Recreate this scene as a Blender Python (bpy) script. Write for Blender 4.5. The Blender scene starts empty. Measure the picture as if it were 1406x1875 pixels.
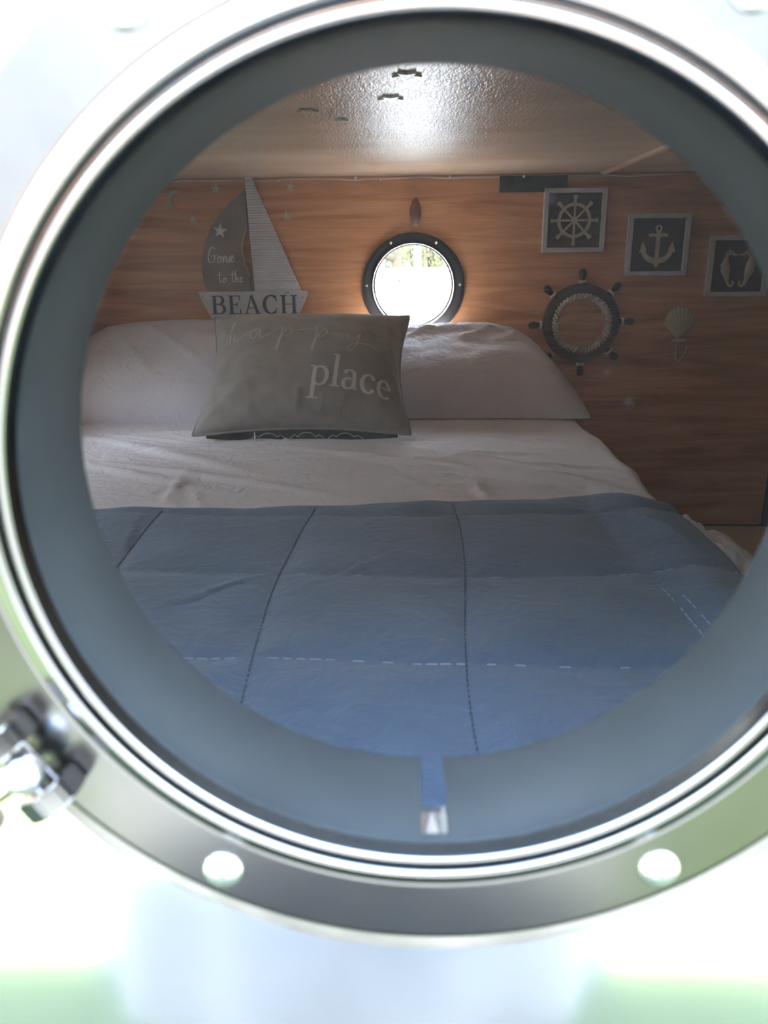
import bpy, bmesh, math, random
from mathutils import Vector, Matrix, noise
random.seed(7)
PI = math.pi
S = bpy.context.scene
COL = S.collection

# ---------------------------------------------------------------- camera
pitch, yaw, roll = math.radians(17.95), math.radians(1.94), math.radians(-0.625)
CAM = Vector((0, 0, 1.25))
fwd = Vector((-math.sin(yaw)*math.cos(pitch), math.cos(yaw)*math.cos(pitch), -math.sin(pitch)))
rgt0 = Vector((math.cos(yaw), math.sin(yaw), 0)); up0 = rgt0.cross(fwd)
rgt = math.cos(roll)*rgt0 + math.sin(roll)*up0
upv = -math.sin(roll)*rgt0 + math.cos(roll)*up0
camd = bpy.data.cameras.new('camera'); cam = bpy.data.objects.new('camera', camd); COL.objects.link(cam)
M = Matrix.Identity(4)
for i in range(3):
    M[i][0], M[i][1], M[i][2], M[i][3] = rgt[i], upv[i], -fwd[i], CAM[i]
cam.matrix_world = M
camd.sensor_fit = 'VERTICAL'; camd.sensor_height = 24; camd.lens = 1453.4/1875*24
camd.clip_start = 0.005; camd.clip_end = 200
camd.dof.use_dof = True; camd.dof.focus_distance = 2.1; camd.dof.aperture_fstop = 7.5
S.camera = cam

# ---------------------------------------------------------------- look, world, sun
S.view_settings.view_transform = 'Standard'; S.view_settings.look = 'None'
S.view_settings.gamma = 1; S.view_settings.exposure = 0.0
SKY = 13.0
SUN = 290.0
w = bpy.data.worlds.new('world'); S.world = w; w.use_nodes = True
nt = w.node_tree; nt.nodes.clear()
def N(nt, t, **k):
    n = nt.nodes.new(t)
    for a, b in k.items():
        setattr(n, a, b)
    return n
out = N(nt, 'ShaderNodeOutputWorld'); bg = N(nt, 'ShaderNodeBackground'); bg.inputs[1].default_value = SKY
tc = N(nt, 'ShaderNodeTexCoord'); sp = N(nt, 'ShaderNodeSeparateXYZ'); nt.links.new(tc.outputs['Generated'], sp.inputs[0])
rp = N(nt, 'ShaderNodeValToRGB'); nt.links.new(sp.outputs[2], rp.inputs[0])
el = rp.color_ramp.elements
el[0].position = 0.0; el[0].color = (.62, .65, .70, 1)
el[1].position = 1.0; el[1].color = (.42, .62, 1, 1)
e = el.new(.35); e.color = (.80, .89, 1, 1)
# helpers for the extra sky brightness added to light the cabin
def wmap(src, a, b, lo, hi):
    m_ = N(nt, 'ShaderNodeMapRange', interpolation_type='SMOOTHSTEP')
    for k, v in ((1, a), (2, b), (3, lo), (4, hi)): m_.inputs[k].default_value = v
    nt.links.new(src, m_.inputs[0]); return m_.outputs[0]
def wmath(op, a, b):
    m_ = N(nt, 'ShaderNodeMath', operation=op)
    for k, v in enumerate((a, b)):
        if isinstance(v, (int, float)): m_.inputs[k].default_value = v
        else: nt.links.new(v, m_.inputs[k])
    return m_.outputs[0]
# added sky boost: high over the photographer's side, all down the far side
boost_n = wmath('MULTIPLY', wmap(sp.outputs[1], .1, -.6, 0.0, 3.0), wmap(sp.outputs[2], .30, .55, 0.0, 1.0))
boost_f = wmap(sp.outputs[1], .1, .7, 0.0, 2.0)
nt.links.new(wmath('MULTIPLY', wmath('ADD', wmath('ADD', boost_n, boost_f), 1.0), SKY), bg.inputs[1])
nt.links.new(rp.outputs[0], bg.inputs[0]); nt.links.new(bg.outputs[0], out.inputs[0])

sd = bpy.data.lights.new('sun', 'SUN'); sd.energy = SUN; sd.angle = math.radians(0.6); sd.color = (1, .95, .86)
so = bpy.data.objects.new('sun', sd); COL.objects.link(so)
SUNDIR = Vector((.06, .52, .86)).normalized()          # towards the sun
so.rotation_euler = SUNDIR.to_track_quat('Z', 'Y').to_euler()
def portal(loc, rot, sx, sy):
    d = bpy.data.lights.new('portal', 'AREA'); d.shape = 'RECTANGLE'; d.size = sx; d.size_y = sy
    d.cycles.is_portal = True
    o = bpy.data.objects.new('portal', d); COL.objects.link(o); o.location = loc; o.rotation_euler = rot
portal((.007, .212, 1.183), (math.radians(90), 0, 0), .25, .25)
portal((.0105, 2.39, 1.164), (math.radians(-90), 0, 0), .24, .24)

# ---------------------------------------------------------------- materials
def mat(name, color=(.5, .5, .5), rough=.5, metal=0, spec=None, build=None):
    m = bpy.data.materials.new(name); m.use_nodes = True
    n = m.node_tree; b = n.nodes['Principled BSDF']
    b.inputs['Base Color'].default_value = (*color, 1)
    b.inputs['Roughness'].default_value = rough; b.inputs['Metallic'].default_value = metal
    if spec is not None: b.inputs['Specular IOR Level'].default_value = spec
    if build: build(n, b)
    return m
def vary(c1, c2, scale=(1, 1, 1), ns=5, bump=0, bscale=None, detail=6, lo=.3, hi=.7, distort=0, coord='Object', bdist=.002):
    def f(n, b):
        t = N(n, 'ShaderNodeTexCoord'); mp = N(n, 'ShaderNodeMapping'); mp.inputs['Scale'].default_value = scale
        n.links.new(t.outputs[coord], mp.inputs[0])
        no = N(n, 'ShaderNodeTexNoise'); no.inputs['Scale'].default_value = ns; no.inputs['Detail'].default_value = detail
        no.inputs['Distortion'].default_value = distort
        n.links.new(mp.outputs[0], no.inputs[0])
        r = N(n, 'ShaderNodeValToRGB'); r.color_ramp.elements[0].position = lo; r.color_ramp.elements[1].position = hi
        r.color_ramp.elements[0].color = (*c1, 1); r.color_ramp.elements[1].color = (*c2, 1)
        n.links.new(no.outputs[0], r.inputs[0]); n.links.new(r.outputs[0], b.inputs['Base Color'])
        if bump:
            nb = N(n, 'ShaderNodeTexNoise'); nb.inputs['Scale'].default_value = bscale or ns*4; nb.inputs['Detail'].default_value = 4
            n.links.new(mp.outputs[0], nb.inputs[0])
            bu = N(n, 'ShaderNodeBump'); bu.inputs['Strength'].default_value = bump; bu.inputs['Distance'].default_value = bdist
            n.links.new(nb.outputs[0], bu.inputs['Height']); n.links.new(bu.outputs[0], b.inputs['Normal'])
    return f
def wood(c1, c2, c3, gs=1.0):
    def f(n, b):
        t = N(n, 'ShaderNodeTexCoord'); mp = N(n, 'ShaderNodeMapping'); mp.inputs['Scale'].default_value = (1.3*gs, 1.3*gs, 13*gs)
        n.links.new(t.outputs['Object'], mp.inputs[0])
        no = N(n, 'ShaderNodeTexNoise'); no.inputs['Scale'].default_value = 2.2; no.inputs['Detail'].default_value = 7; no.inputs['Distortion'].default_value = .9
        n.links.new(mp.outputs[0], no.inputs[0])
        r = N(n, 'ShaderNodeValToRGB'); E = r.color_ramp.elements
        E[0].position = .32; E[0].color = (*c1, 1); E[1].position = .72; E[1].color = (*c3, 1); k = E.new(.5); k.color = (*c2, 1)
        n.links.new(no.outputs[0], r.inputs[0])
        mp2 = N(n, 'ShaderNodeMapping'); mp2.inputs['Scale'].default_value = (4, 4, 90); n.links.new(t.outputs['Object'], mp2.inputs[0])
        n2 = N(n, 'ShaderNodeTexNoise'); n2.inputs['Scale'].default_value = 3; n2.inputs['Detail'].default_value = 5; n.links.new(mp2.outputs[0], n2.inputs[0])
        mx = N(n, 'ShaderNodeMix', data_type='RGBA', blend_type='MULTIPLY'); mx.inputs[0].default_value = .18
        r2 = N(n, 'ShaderNodeValToRGB'); r2.color_ramp.elements[0].position = .35; r2.color_ramp.elements[0].color = (.5, .45, .4, 1); r2.color_ramp.elements[1].position = .6
        n.links.new(n2.outputs[0], r2.inputs[0]); n.links.new(r.outputs[0], mx.inputs[6]); n.links.new(r2.outputs[0], mx.inputs[7])
        n.links.new(mx.outputs[2], b.inputs['Base Color'])
        bu = N(n, 'ShaderNodeBump'); bu.inputs['Strength'].default_value = .15; bu.inputs['Distance'].default_value = .001
        n.links.new(n2.outputs[0], bu.inputs['Height']); n.links.new(bu.outputs[0], b.inputs['Normal'])
    return f
def ceil_build(n, b):
    t = N(n, 'ShaderNodeTexCoord')
    mp = N(n, 'ShaderNodeMapping'); mp.inputs['Scale'].default_value = (1, 2.2, 1); n.links.new(t.outputs['Object'], mp.inputs[0])
    no = N(n, 'ShaderNodeTexNoise'); no.inputs['Scale'].default_value = 3; no.inputs['Detail'].default_value = 8; n.links.new(mp.outputs[0], no.inputs[0])
    r = N(n, 'ShaderNodeValToRGB'); r.color_ramp.elements[0].position = .3; r.color_ramp.elements[0].color = (.58, .44, .33, 1)
    r.color_ramp.elements[1].position = .7; r.color_ramp.elements[1].color = (.72, .57, .44, 1)
    n.links.new(no.outputs[0], r.inputs[0]); n.links.new(r.outputs[0], b.inputs['Base Color'])
    # brushed, slightly pebbled varnish
    mb = N(n, 'ShaderNodeMapping'); mb.inputs['Rotation'].default_value = (0, 0, .5); mb.inputs['Scale'].default_value = (2.2, .7, 1); n.links.new(t.outputs['Object'], mb.inputs[0])
    nb = N(n, 'ShaderNodeTexNoise'); nb.inputs['Scale'].default_value = 100; nb.inputs['Detail'].default_value = 2; nb.inputs['Distortion'].default_value = 1.2; n.links.new(mb.outputs[0], nb.inputs[0])
    nl = N(n, 'ShaderNodeTexNoise'); nl.inputs['Scale'].default_value = 7; n.links.new(t.outputs['Object'], nl.inputs[0])
    ad = N(n, 'ShaderNodeMath', operation='MULTIPLY_ADD'); ad.inputs[1].default_value = 1.0
    n.links.new(nl.outputs[0], ad.inputs[0]); n.links.new(nb.outputs[0], ad.inputs[2])
    bu = N(n, 'ShaderNodeBump'); bu.inputs['Strength'].default_value = .75; bu.inputs['Distance'].default_value = .0015
    n.links.new(ad.outputs[0], bu.inputs['Height']); n.links.new(bu.outputs[0], b.inputs['Normal'])
def cloth(c1, c2, ns=6, weave=900, bump=.25):
    def f(n, b):
        t = N(n, 'ShaderNodeTexCoord')
        no = N(n, 'ShaderNodeTexNoise'); no.inputs['Scale'].default_value = ns; no.inputs['Detail'].default_value = 6; n.links.new(t.outputs['Object'], no.inputs[0])
        r = N(n, 'ShaderNodeValToRGB'); r.color_ramp.elements[0].position = .3; r.color_ramp.elements[0].color = (*c1, 1)
        r.color_ramp.elements[1].position = .7; r.color_ramp.elements[1].color = (*c2, 1)
        n.links.new(no.outputs[0], r.inputs[0]); n.links.new(r.outputs[0], b.inputs['Base Color'])
        w1 = N(n, 'ShaderNodeTexNoise'); w1.inputs['Scale'].default_value = weave; w1.inputs['Detail'].default_value = 2; n.links.new(t.outputs['Object'], w1.inputs[0])
        w2 = N(n, 'ShaderNodeTexNoise'); w2.inputs['Scale'].default_value = 28; w2.inputs['Detail'].default_value = 5; w2.inputs['Distortion'].default_value = 1.5; n.links.new(t.outputs['Object'], w2.inputs[0])
        ad = N(n, 'ShaderNodeMath', operation='MULTIPLY_ADD'); ad.inputs[1].default_value = .15
        n.links.new(w1.outputs[0], ad.inputs[0]); n.links.new(w2.outputs[0], ad.inputs[2])
        bu = N(n, 'ShaderNodeBump'); bu.inputs['Strength'].default_value = bump; bu.inputs['Distance'].default_value = .006
        n.links.new(ad.outputs[0], bu.inputs['Height']); n.links.new(bu.outputs[0], b.inputs['Normal'])
        b.inputs['Sheen Weight'].default_value = .15
    return f
M_wood = mat('plywood', rough=.42, build=wood((.34, .15, .066), (.45, .215, .10), (.56, .29, .145)))
M_ceil = mat('varnished_ceiling', rough=.27, spec=.6, build=ceil_build)
M_dwood = mat('dark_stained_wood', rough=.5, build=wood((.018, .010, .007), (.03, .017, .012), (.05, .028, .02), 3))
M_skin = mat('aluminium_skin', rough=.11, metal=1, build=vary((.70, .69, .69), (.76, .75, .75), ns=9, lo=.35, hi=.65))
M_steel = mat('smoked_steel', rough=.22, metal=1, build=vary((.080, .082, .084), (.095, .096, .095), ns=30))
M_chrome = mat('chrome', (.15, .155, .16), .14, 1)
M_brass = mat('brass', (.95, .80, .58), .16, 1)
M_liner = mat('grey_liner', rough=.65, spec=.15, build=vary((.015, .0175, .019), (.021, .0245, .0265), ns=14, bump=.1, bscale=200, bdist=.0005))
M_blackmetal = mat('black_anodised_metal', rough=.35, metal=.3, spec=.4, build=vary((.030, .030, .033), (.045, .044, .047), ns=12))
M_screw = mat('steel_screw', (.78, .8, .82), .25, 1)
M_sealant = mat('white_sealant', rough=.5, build=vary((.07, .066, .057), (.13, .122, .108), ns=40, bump=.3, bscale=120))
M_rawply = mat('raw_plywood_edge', rough=.8, build=vary((.07, .055, .045), (.12, .10, .08), ns=60))
M_sheet = mat('lilac_grey_cotton', rough=.85, build=cloth((.60, .56, .59), (.66, .62, .65), bump=.8))
M_case = mat('grey_pillowcase_cotton', rough=.82, build=cloth((.50, .475, .52), (.56, .535, .58), bump=.7))
M_quilt = mat('blue_microfibre', rough=.8, build=cloth((.055, .10, .18), (.075, .13, .22), bump=.6))
M_thread = mat('pale_blue_thread', (.20, .28, .38), .7)
M_quiltin = mat('navy_thread', (.035, .06, .10), .8)
M_linen = mat('taupe_linen', rough=.9, build=cloth((.225, .207, .195), (.285, .262, .245), ns=30, weave=600, bump=.25))
M_print = mat('ivory_print', (.50, .46, .43), .9)
M_printf = mat('faint_ivory_print', (.42, .39, .36), .9)
M_backfab = mat('charcoal_patterned_fabric', rough=.9, build=vary((.05, .05, .06), (.09, .09, .10), ns=30))
M_white = mat('white_paint', rough=.5, build=vary((.60, .60, .60), (.72, .71, .70), ns=20))
M_lav = mat('white_ribbed_board', rough=.55, build=vary((.55, .54, .58), (.66, .65, .68), ns=15))
M_hull = mat('weathered_white_board', rough=.7, build=vary((.38, .38, .39), (.52, .52, .52), ns=14))
M_navy = mat('slate_letter_paint', (.05, .065, .09), .6)
M_greyb = mat('grey_brown_board', rough=.7, build=vary((.17, .14, .125), (.24, .20, .18), ns=12))
M_script = mat('pale_letter_paint', (.50, .50, .52), .6)
M_ropeedge = mat('pale_wood_edge', (.42, .30, .19), .7)
M_star = mat('glow_plastic', rough=.35, build=vary((.30, .32, .20), (.38, .40, .27), ns=40))
M_starw = mat('frosted_plastic', (.62, .65, .55), .25)
M_fish = mat('starfish_white', rough=.8, build=vary((.50, .50, .52), (.68, .68, .70), ns=60, bump=.4))
M_panel = mat('dark_frame_backing', rough=.6, build=wood((.03, .018, .013), (.045, .027, .02), (.06, .036, .027), 2))
M_motif = mat('bleached_wood_motif', rough=.75, build=vary((.36, .30, .22), (.48, .41, .31), ns=30))
M_framew = mat('pale_grey_frame_paint', rough=.55, build=vary((.42, .41, .43), (.52, .51, .53), ns=25))
M_rope = mat('natural_rope', rough=.85, build=vary((.38, .32, .26), (.58, .50, .42), ns=90, bump=.4))
M_mirror = mat('mirror_glass', (.85, .85, .85), .02, 1)
M_shell = mat('sage_cream_enamel', rough=.6, build=vary((.36, .34, .22), (.44, .42, .28), ns=20))
M_wire = mat('cream_wire', (.50, .42, .33), .5)
M_bulb = mat('clear_bulb', (.75, .78, .8), .1, .3)
M_black = mat('black_felt', rough=.95, build=vary((.012, .014, .015), (.022, .025, .026), ns=60))
M_rubber = mat('black_rubber', (.012, .013, .015), .6)
M_floor = mat('ochre_vinyl', rough=.55, build=vary((.62, .50, .28), (.74, .61, .38), ns=8))
M_grass = mat('grass', rough=.9, build=vary((.014, .026, .006), (.026, .038, .012), ns=1.5))
M_bark = mat('pale_bark', rough=.9, build=vary((.060, .046, .030), (.09, .072, .05), ns=12))
M_leaf = mat('olive_leaves', rough=.7, build=vary((.032, .038, .013), (.062, .062, .028), ns=9))
M_fence = mat('white_panel', rough=.5, build=vary((.85, .85, .83), (.9, .9, .88), ns=3))
M_skinp = mat('skin', rough=.55, build=vary((.52, .30, .21), (.58, .35, .25), ns=10))
M_hair = mat('brown_hair', (.06, .035, .02), .6)
M_dress = mat('slate_blue_dress_cloth', rough=.85, build=cloth((.128, .140, .152), (.165, .178, .19)))
M_phone = mat('black_phone', (.015, .015, .018), .3)

def glass_mat(name, dust):
    m = bpy.data.materials.new(name); m.use_nodes = True; n = m.node_tree; n.nodes.clear()
    o = N(n, 'ShaderNodeOutputMaterial'); tr = N(n, 'ShaderNodeBsdfTransparent'); tr.inputs[0].default_value = (.97, .98, .975, 1)
    gl = N(n, 'ShaderNodeBsdfGlossy'); gl.inputs['Roughness'].default_value = .28
    fr = N(n, 'ShaderNodeFresnel'); fr.inputs[0].default_value = 1.5
    mx = N(n, 'ShaderNodeMixShader'); fm = N(n, 'ShaderNodeMath', operation='MULTIPLY'); fm.inputs[1].default_value = .034; n.links.new(fr.outputs[0], fm.inputs[0]); n.links.new(fm.outputs[0], mx.inputs[0]); n.links.new(tr.outputs[0], mx.inputs[1]); n.links.new(gl.outputs[0], mx.inputs[2])
    df = N(n, 'ShaderNodeBsdfDiffuse'); df.inputs[0].default_value = (.75, .77, .78, 1)
    t = N(n, 'ShaderNodeTexCoord'); no = N(n, 'ShaderNodeTexNoise'); no.inputs['Scale'].default_value = 26; no.inputs['Detail'].default_value = 5
    n.links.new(t.outputs['Object'], no.inputs[0])
    mr = N(n, 'ShaderNodeMapRange'); mr.inputs[1].default_value = .3; mr.inputs[2].default_value = .75; mr.inputs[3].default_value = dust*.6; mr.inputs[4].default_value = dust*1.5
    n.links.new(no.outputs[0], mr.inputs[0])
    # small dried specks
    vo = N(n, 'ShaderNodeTexVoronoi'); vo.inputs['Scale'].default_value = 85; n.links.new(t.outputs['Object'], vo.inputs[0])
    lt = N(n, 'ShaderNodeMath', operation='LESS_THAN'); lt.inputs[1].default_value = .10; n.links.new(vo.outputs['Distance'], lt.inputs[0])
    n2 = N(n, 'ShaderNodeTexNoise'); n2.inputs['Scale'].default_value = 14; n.links.new(t.outputs['Object'], n2.inputs[0])
    g2 = N(n, 'ShaderNodeMath', operation='GREATER_THAN'); g2.inputs[1].default_value = .55; n.links.new(n2.outputs[0], g2.inputs[0])
    ml = N(n, 'ShaderNodeMath', operation='MULTIPLY'); n.links.new(lt.outputs[0], ml.inputs[0]); n.links.new(g2.outputs[0], ml.inputs[1])
    ma = N(n, 'ShaderNodeMath', operation='MULTIPLY_ADD'); ma.inputs[1].default_value = .004; n.links.new(ml.outputs[0], ma.inputs[0]); n.links.new(mr.outputs[0], ma.inputs[2])
    m2 = N(n, 'ShaderNodeMixShader'); n.links.new(ma.outputs[0], m2.inputs[0]); n.links.new(mx.outputs[0], m2.inputs[1]); n.links.new(df.outputs[0], m2.inputs[2])
    n.links.new(m2.outputs[0], o.inputs[0])
    return m
M_glass = glass_mat('dusty_window_glass', .0003)
M_glass2 = glass_mat('window_glass', .004)

# ---------------------------------------------------------------- helpers
def tag(o, label=None, cat=None, group=None, kind=None):
    if label: o['label'] = label
    if cat: o['category'] = cat
    if group: o['group'] = group
    if kind: o['kind'] = kind
    return o
def obj(name, bm, m, parent=None, smooth=True, loc=None):
    me = bpy.data.meshes.new(name); bmesh.ops.recalc_face_normals(bm, faces=bm.faces[:]) if bm.faces else None
    bm.to_mesh(me); bm.free()
    if smooth:
        me.polygons.foreach_set('use_smooth', [True]*len(me.polygons))
        try: me.set_sharp_from_angle(angle=math.radians(38))
        except Exception: pass
    me.materials.append(m)
    o = bpy.data.objects.new(name, me); COL.objects.link(o)
    if parent: o.parent = parent
    if loc: o.location = loc
    return o
def empty(name, loc, label=None, cat=None, group=None, kind=None):
    o = bpy.data.objects.new(name, None); COL.objects.link(o); o.location = loc; o.empty_display_size = .02
    bpy.context.view_layer.update()
    return tag(o, label, cat, group, kind)
def under(parent, *objs):           # parent, keeping the world position
    for o in objs:
        o.parent = parent; o.matrix_parent_inverse = Matrix.Translation(parent.matrix_world.translation).inverted() if parent.type == 'EMPTY' else Matrix.Identity(4)
def box(bm, x0, x1, y0, y1, z0, z1, bev=0):
    r = bmesh.ops.create_cube(bm, size=1); vs = r['verts']
    for v in vs:
        v.co = Vector(((x0+x1)/2+v.co.x*(x1-x0), (y0+y1)/2+v.co.y*(y1-y0), (z0+z1)/2+v.co.z*(z1-z0)))
    if bev:
        es = list({e for v in vs for e in v.link_edges})
        bmesh.ops.bevel(bm, geom=es, offset=bev, segments=2, affect='EDGES', profile=.5)
    return bm
def lathe(bm, prof, c, axis='Y', n=128, closed=False, a0=0, a1=2*PI, wob=None):
    """prof: (r, h) pairs; axis through c."""
    full = abs(a1-a0-2*PI) < 1e-6
    rows = []
    cnt = n if full else n+1
    for i in range(cnt):
        a = a0+(a1-a0)*i/n; ca, sa = math.cos(a), math.sin(a); row = []
        for k, (r, h) in enumerate(prof):
            if wob: r, h = wob(a, k, r, h)
            if axis == 'Y': p = (c[0]+r*ca, c[1]+h, c[2]+r*sa)
            elif axis == 'Z': p = (c[0]+r*ca, c[1]+r*sa, c[2]+h)
            else: p = (c[0]+h, c[1]+r*ca, c[2]+r*sa)
            row.append(bm.verts.new(p))
        rows.append(row)
    m = len(prof)
    for i in range(n if full else n):
        A = rows[i]; B = rows[(i+1) % cnt]
        for k in range(m if closed else m-1):
            k2 = (k+1) % m
            try: bm.faces.new((A[k], A[k2], B[k2], B[k]))
            except Exception: pass
    bmesh.ops.remove_doubles(bm, verts=bm.verts[:], dist=1e-6)
    return bm
def tube(bm, pts, rad, n=10, cap=True):
    pts = [Vector(p) for p in pts]; rads = rad if isinstance(rad, (list, tuple)) else [rad]*len(pts)
    prev = None; rings = []
    for i, p in enumerate(pts):
        t = (pts[min(i+1, len(pts)-1)]-pts[max(i-1, 0)]).normalized()
        if prev is None:
            a = Vector((0, 0, 1)) if abs(t.z) < .9 else Vector((1, 0, 0)); u = t.cross(a).normalized()
        else: u = (prev-t*prev.dot(t)).normalized()
        prev = u; v = t.cross(u)
        rings.append([bm.verts.new(p+rads[i]*(math.cos(2*PI*k/n)*u+math.sin(2*PI*k/n)*v)) for k in range(n)])
    for A, B in zip(rings, rings[1:]):
        for k in range(n): bm.faces.new((A[k], A[(k+1) % n], B[(k+1) % n], B[k]))
    if cap:
        bm.faces.new(rings[0][::-1]); bm.faces.new(rings[-1])
    return bm
def smoothpts(P, k=8):
    P = [Vector(p) for p in P]; out = []
    Q = [2*P[0]-P[1]]+P+[2*P[-1]-P[-2]]
    for i in range(1, len(Q)-2):
        a, b, c, d = Q[i-1], Q[i], Q[i+1], Q[i+2]
        for j in range(k):
            t = j/k
            out.append(.5*((2*b)+(c-a)*t+(2*a-5*b+4*c-d)*t*t+(3*b-a-3*c+d)*t**3))
    out.append(P[-1]); return out
def prism(bm, poly, y0, y1, tf=None):
    """poly of (x,z); extruded along y"""
    tf = tf or (lambda p: p)
    A = [bm.verts.new(tf(Vector((x, y0, z)))) for x, z in poly]; B = [bm.verts.new(tf(Vector((x, y1, z)))) for x, z in poly]
    n = len(poly)
    bm.faces.new(A); bm.faces.new(B[::-1])
    for i in range(n): bm.faces.new((A[i], B[i], B[(i+1) % n], A[(i+1) % n]))
    return bm
def plate_hole(bm, x0, x1, z0, z1, cx, cz, R, y0, y1, n=128):
    def outer(a):
        dx, dz = math.cos(a), math.sin(a); ts = []
        if dx > 1e-9: ts.append((x1-cx)/dx)
        if dx < -1e-9: ts.append((x0-cx)/dx)
        if dz > 1e-9: ts.append((z1-cz)/dz)
        if dz < -1e-9: ts.append((z0-cz)/dz)
        t = min(ts); return cx+dx*t, cz+dz*t
    angs = sorted(set([2*PI*i/n for i in range(n)]+[math.atan2(z-cz, x-cx) % (2*PI) for x in (x0, x1) for z in (z0, z1)]))
    I0, I1, O0, O1 = [], [], [], []
    for a in angs:
        ix, iz = cx+R*math.cos(a), cz+R*math.sin(a); ox, oz = outer(a)
        I0.append(bm.verts.new((ix, y0, iz))); I1.append(bm.verts.new((ix, y1, iz)))
        O0.append(bm.verts.new((ox, y0, oz))); O1.append(bm.verts.new((ox, y1, oz)))
    m = len(angs)
    for i in range(m):
        j = (i+1) % m
        bm.faces.new((I0[i], O0[i], O0[j], I0[j])); bm.faces.new((I1[j], O1[j], O1[i], I1[i]))
        bm.faces.new((I0[j], I1[j], I1[i], I0[i])); bm.faces.new((O0[i], O1[i], O1[j], O0[j]))
    return bm
# --- lettering: pen strokes turned into ribbons
def arc(cx, cy, rx, ry, a0, a1, n=14):
    return [(cx+rx*math.cos(math.radians(a0+(a1-a0)*i/n)), cy+ry*math.sin(math.radians(a0+(a1-a0)*i/n))) for i in range(n+1)]
def line(*p, k=5):
    o = []
    for a, b in zip(p, p[1:]):
        o += [(a[0]+(b[0]-a[0])*i/k, a[1]+(b[1]-a[1])*i/k) for i in range(k)]
    return o+[p[-1]]
def ribbon(bm, pts, thin, thick, tf, h):
    """2D stroke -> raised ribbon; tf(x, y, h) maps to the surface"""
    L, R = [], []
    n = len(pts)
    for i, p in enumerate(pts):
        a = pts[max(i-1, 0)]; b = pts[min(i+1, n-1)]; dx, dy = b[0]-a[0], b[1]-a[1]; l = math.hypot(dx, dy) or 1; dx /= l; dy /= l
        hw = .5*(thin+(thick-thin)*abs(dy)**1.4)
        L.append((p[0]-dy*hw, p[1]+dx*hw)); R.append((p[0]+dy*hw, p[1]-dx*hw))
    rows = [[bm.verts.new(tf(x, y, hh)) for (x, y), hh in ((l, 0), (l, h), (r, h), (r, 0))] for l, r in zip(L, R)]
    for A, B in zip(rows, rows[1:]):
        for k in range(3): bm.faces.new((A[k], A[k+1], B[k+1], B[k]))
    bm.faces.new(rows[0]); bm.faces.new(rows[-1][::-1])
SER = .05
def glyph(ch):
    T, K = .055, .17
    def ser(x, y, w=.17): return (line((x-w, y), (x+w, y)), SER, SER)
    G = {
     'B': (.78, [(line((.17, .0), (.17, 1)), T, K), (line((0, .975), (.35, .975)), SER, SER), (line((0, .025), (.35, .025)), SER, SER),
           (line((.3, .975), (.4, .975))+arc(.4, .755, .22, .22, 90, -90)+[(.2, .53)], T, K), (line((.2, .53), (.42, .53))+arc(.42, .275, .26, .25, 90, -90)+[(.2, .025)], T, K)]),
     'E': (.72, [(line((.17, 0), (.17, 1)), T, K), (line((0, .975), (.6, .975)), SER, SER), (line((0, .025), (.64, .025)), SER, SER), (line((.2, .52), (.48, .52)), SER, SER),
           (line((.6, 1), (.6, .76)), SER, .06), (line((.64, 0), (.64, .27)), SER, .06), (line((.47, .42), (.47, .62)), SER, .06)]),
     'A': (.88, [(line((.12, .03), (.4, 1)), .05, .06), (line((.4, 1), (.72, .02)), K, K), (line((.22, .33), (.6, .33)), SER, SER), (line((.0, .025), (.25, .025)), SER, SER), (line((.56, .025), (.88, .025)), SER, SER)]),
     'C': (.82, [(arc(.44, .5, .36, .485, 48, 312, 26), T, K+.02), (line((.70, .98), (.70, .68)), SER, .06), (line((.72, .3), (.66, .12)), SER, .05)]),
     'H': (.90, [(line((.17, 0), (.17, 1)), T, K), (line((.71, 0), (.71, 1)), T, K), (line((.17, .52), (.71, .52)), SER, SER), (line((0, .975), (.34, .975)), SER, SER), (line((0, .025), (.34, .025)), SER, SER),
           (line((.54, .975), (.88, .975)), SER, SER), (line((.54, .025), (.88, .025)), SER, SER)]),
     'p': (.68, [(line((.16, -.42), (.16, .62)), T, .12), (line((0, -.42), (.34, -.42)), SER, SER), (line((.0, .60), (.16, .63)), SER, SER), (arc(.34, .3, .25, .31, 140, -140, 24), T, .13)]),
     'l': (.36, [(line((.16, .0), (.16, 1.1)), T, .12), (line((0, .02), (.33, .02)), SER, SER), (line((0, 1.08), (.16, 1.1)), SER, SER)]),
     'a': (.62, [(arc(.26, .45, .17, .17, 165, 0, 12)+line((.43, .44), (.43, .12))+arc(.52, .12, .09, .1, 180, 290, 6), T, .12), (arc(.24, .17, .17, .17, 60, 330, 18), T, .12)]),
     'c': (.56, [(arc(.3, .31, .24, .31, 45, 320, 24), T, .13), (arc(.46, .5, .04, .04, 0, 360, 8), .05, .05)]),
     'e': (.58, [(line((.08, .36), (.5, .36))+arc(.3, .31, .22, .31, 10, 318, 26), T, .12)]),
    }
    return G[ch]
def word(bm, text, x, y, size, tf, h, rot=0, gap=.06, sx=1, drop=0):
    pen = 0; c, s = math.cos(rot), math.sin(rot)
    for k, ch in enumerate(text):
        wd, strokes = glyph(ch)
        for pts, a, b in strokes:
            q = [(x+size*(c*(pen+px)*sx-s*py), y+size*(s*(pen+px)*sx+c*py)-drop*k*k*size) for px, py in pts]
            ribbon(bm, q, a*size, b*size, tf, h)
        pen += wd+gap
def script(bm, strokes, x, y, size, tf, h, wdt, rot=0, sx=1):
    c, s = math.cos(rot), math.sin(rot)
    for st in strokes:
        P = smoothpts([(a, b, 0) for a, b in st], 6)
        q = [(x+size*(c*p.x*sx-s*p.y), y+size*(s*p.x*sx+c*p.y)) for p in P]
        ribbon(bm, q, wdt*.7, wdt, tf, h)
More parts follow.
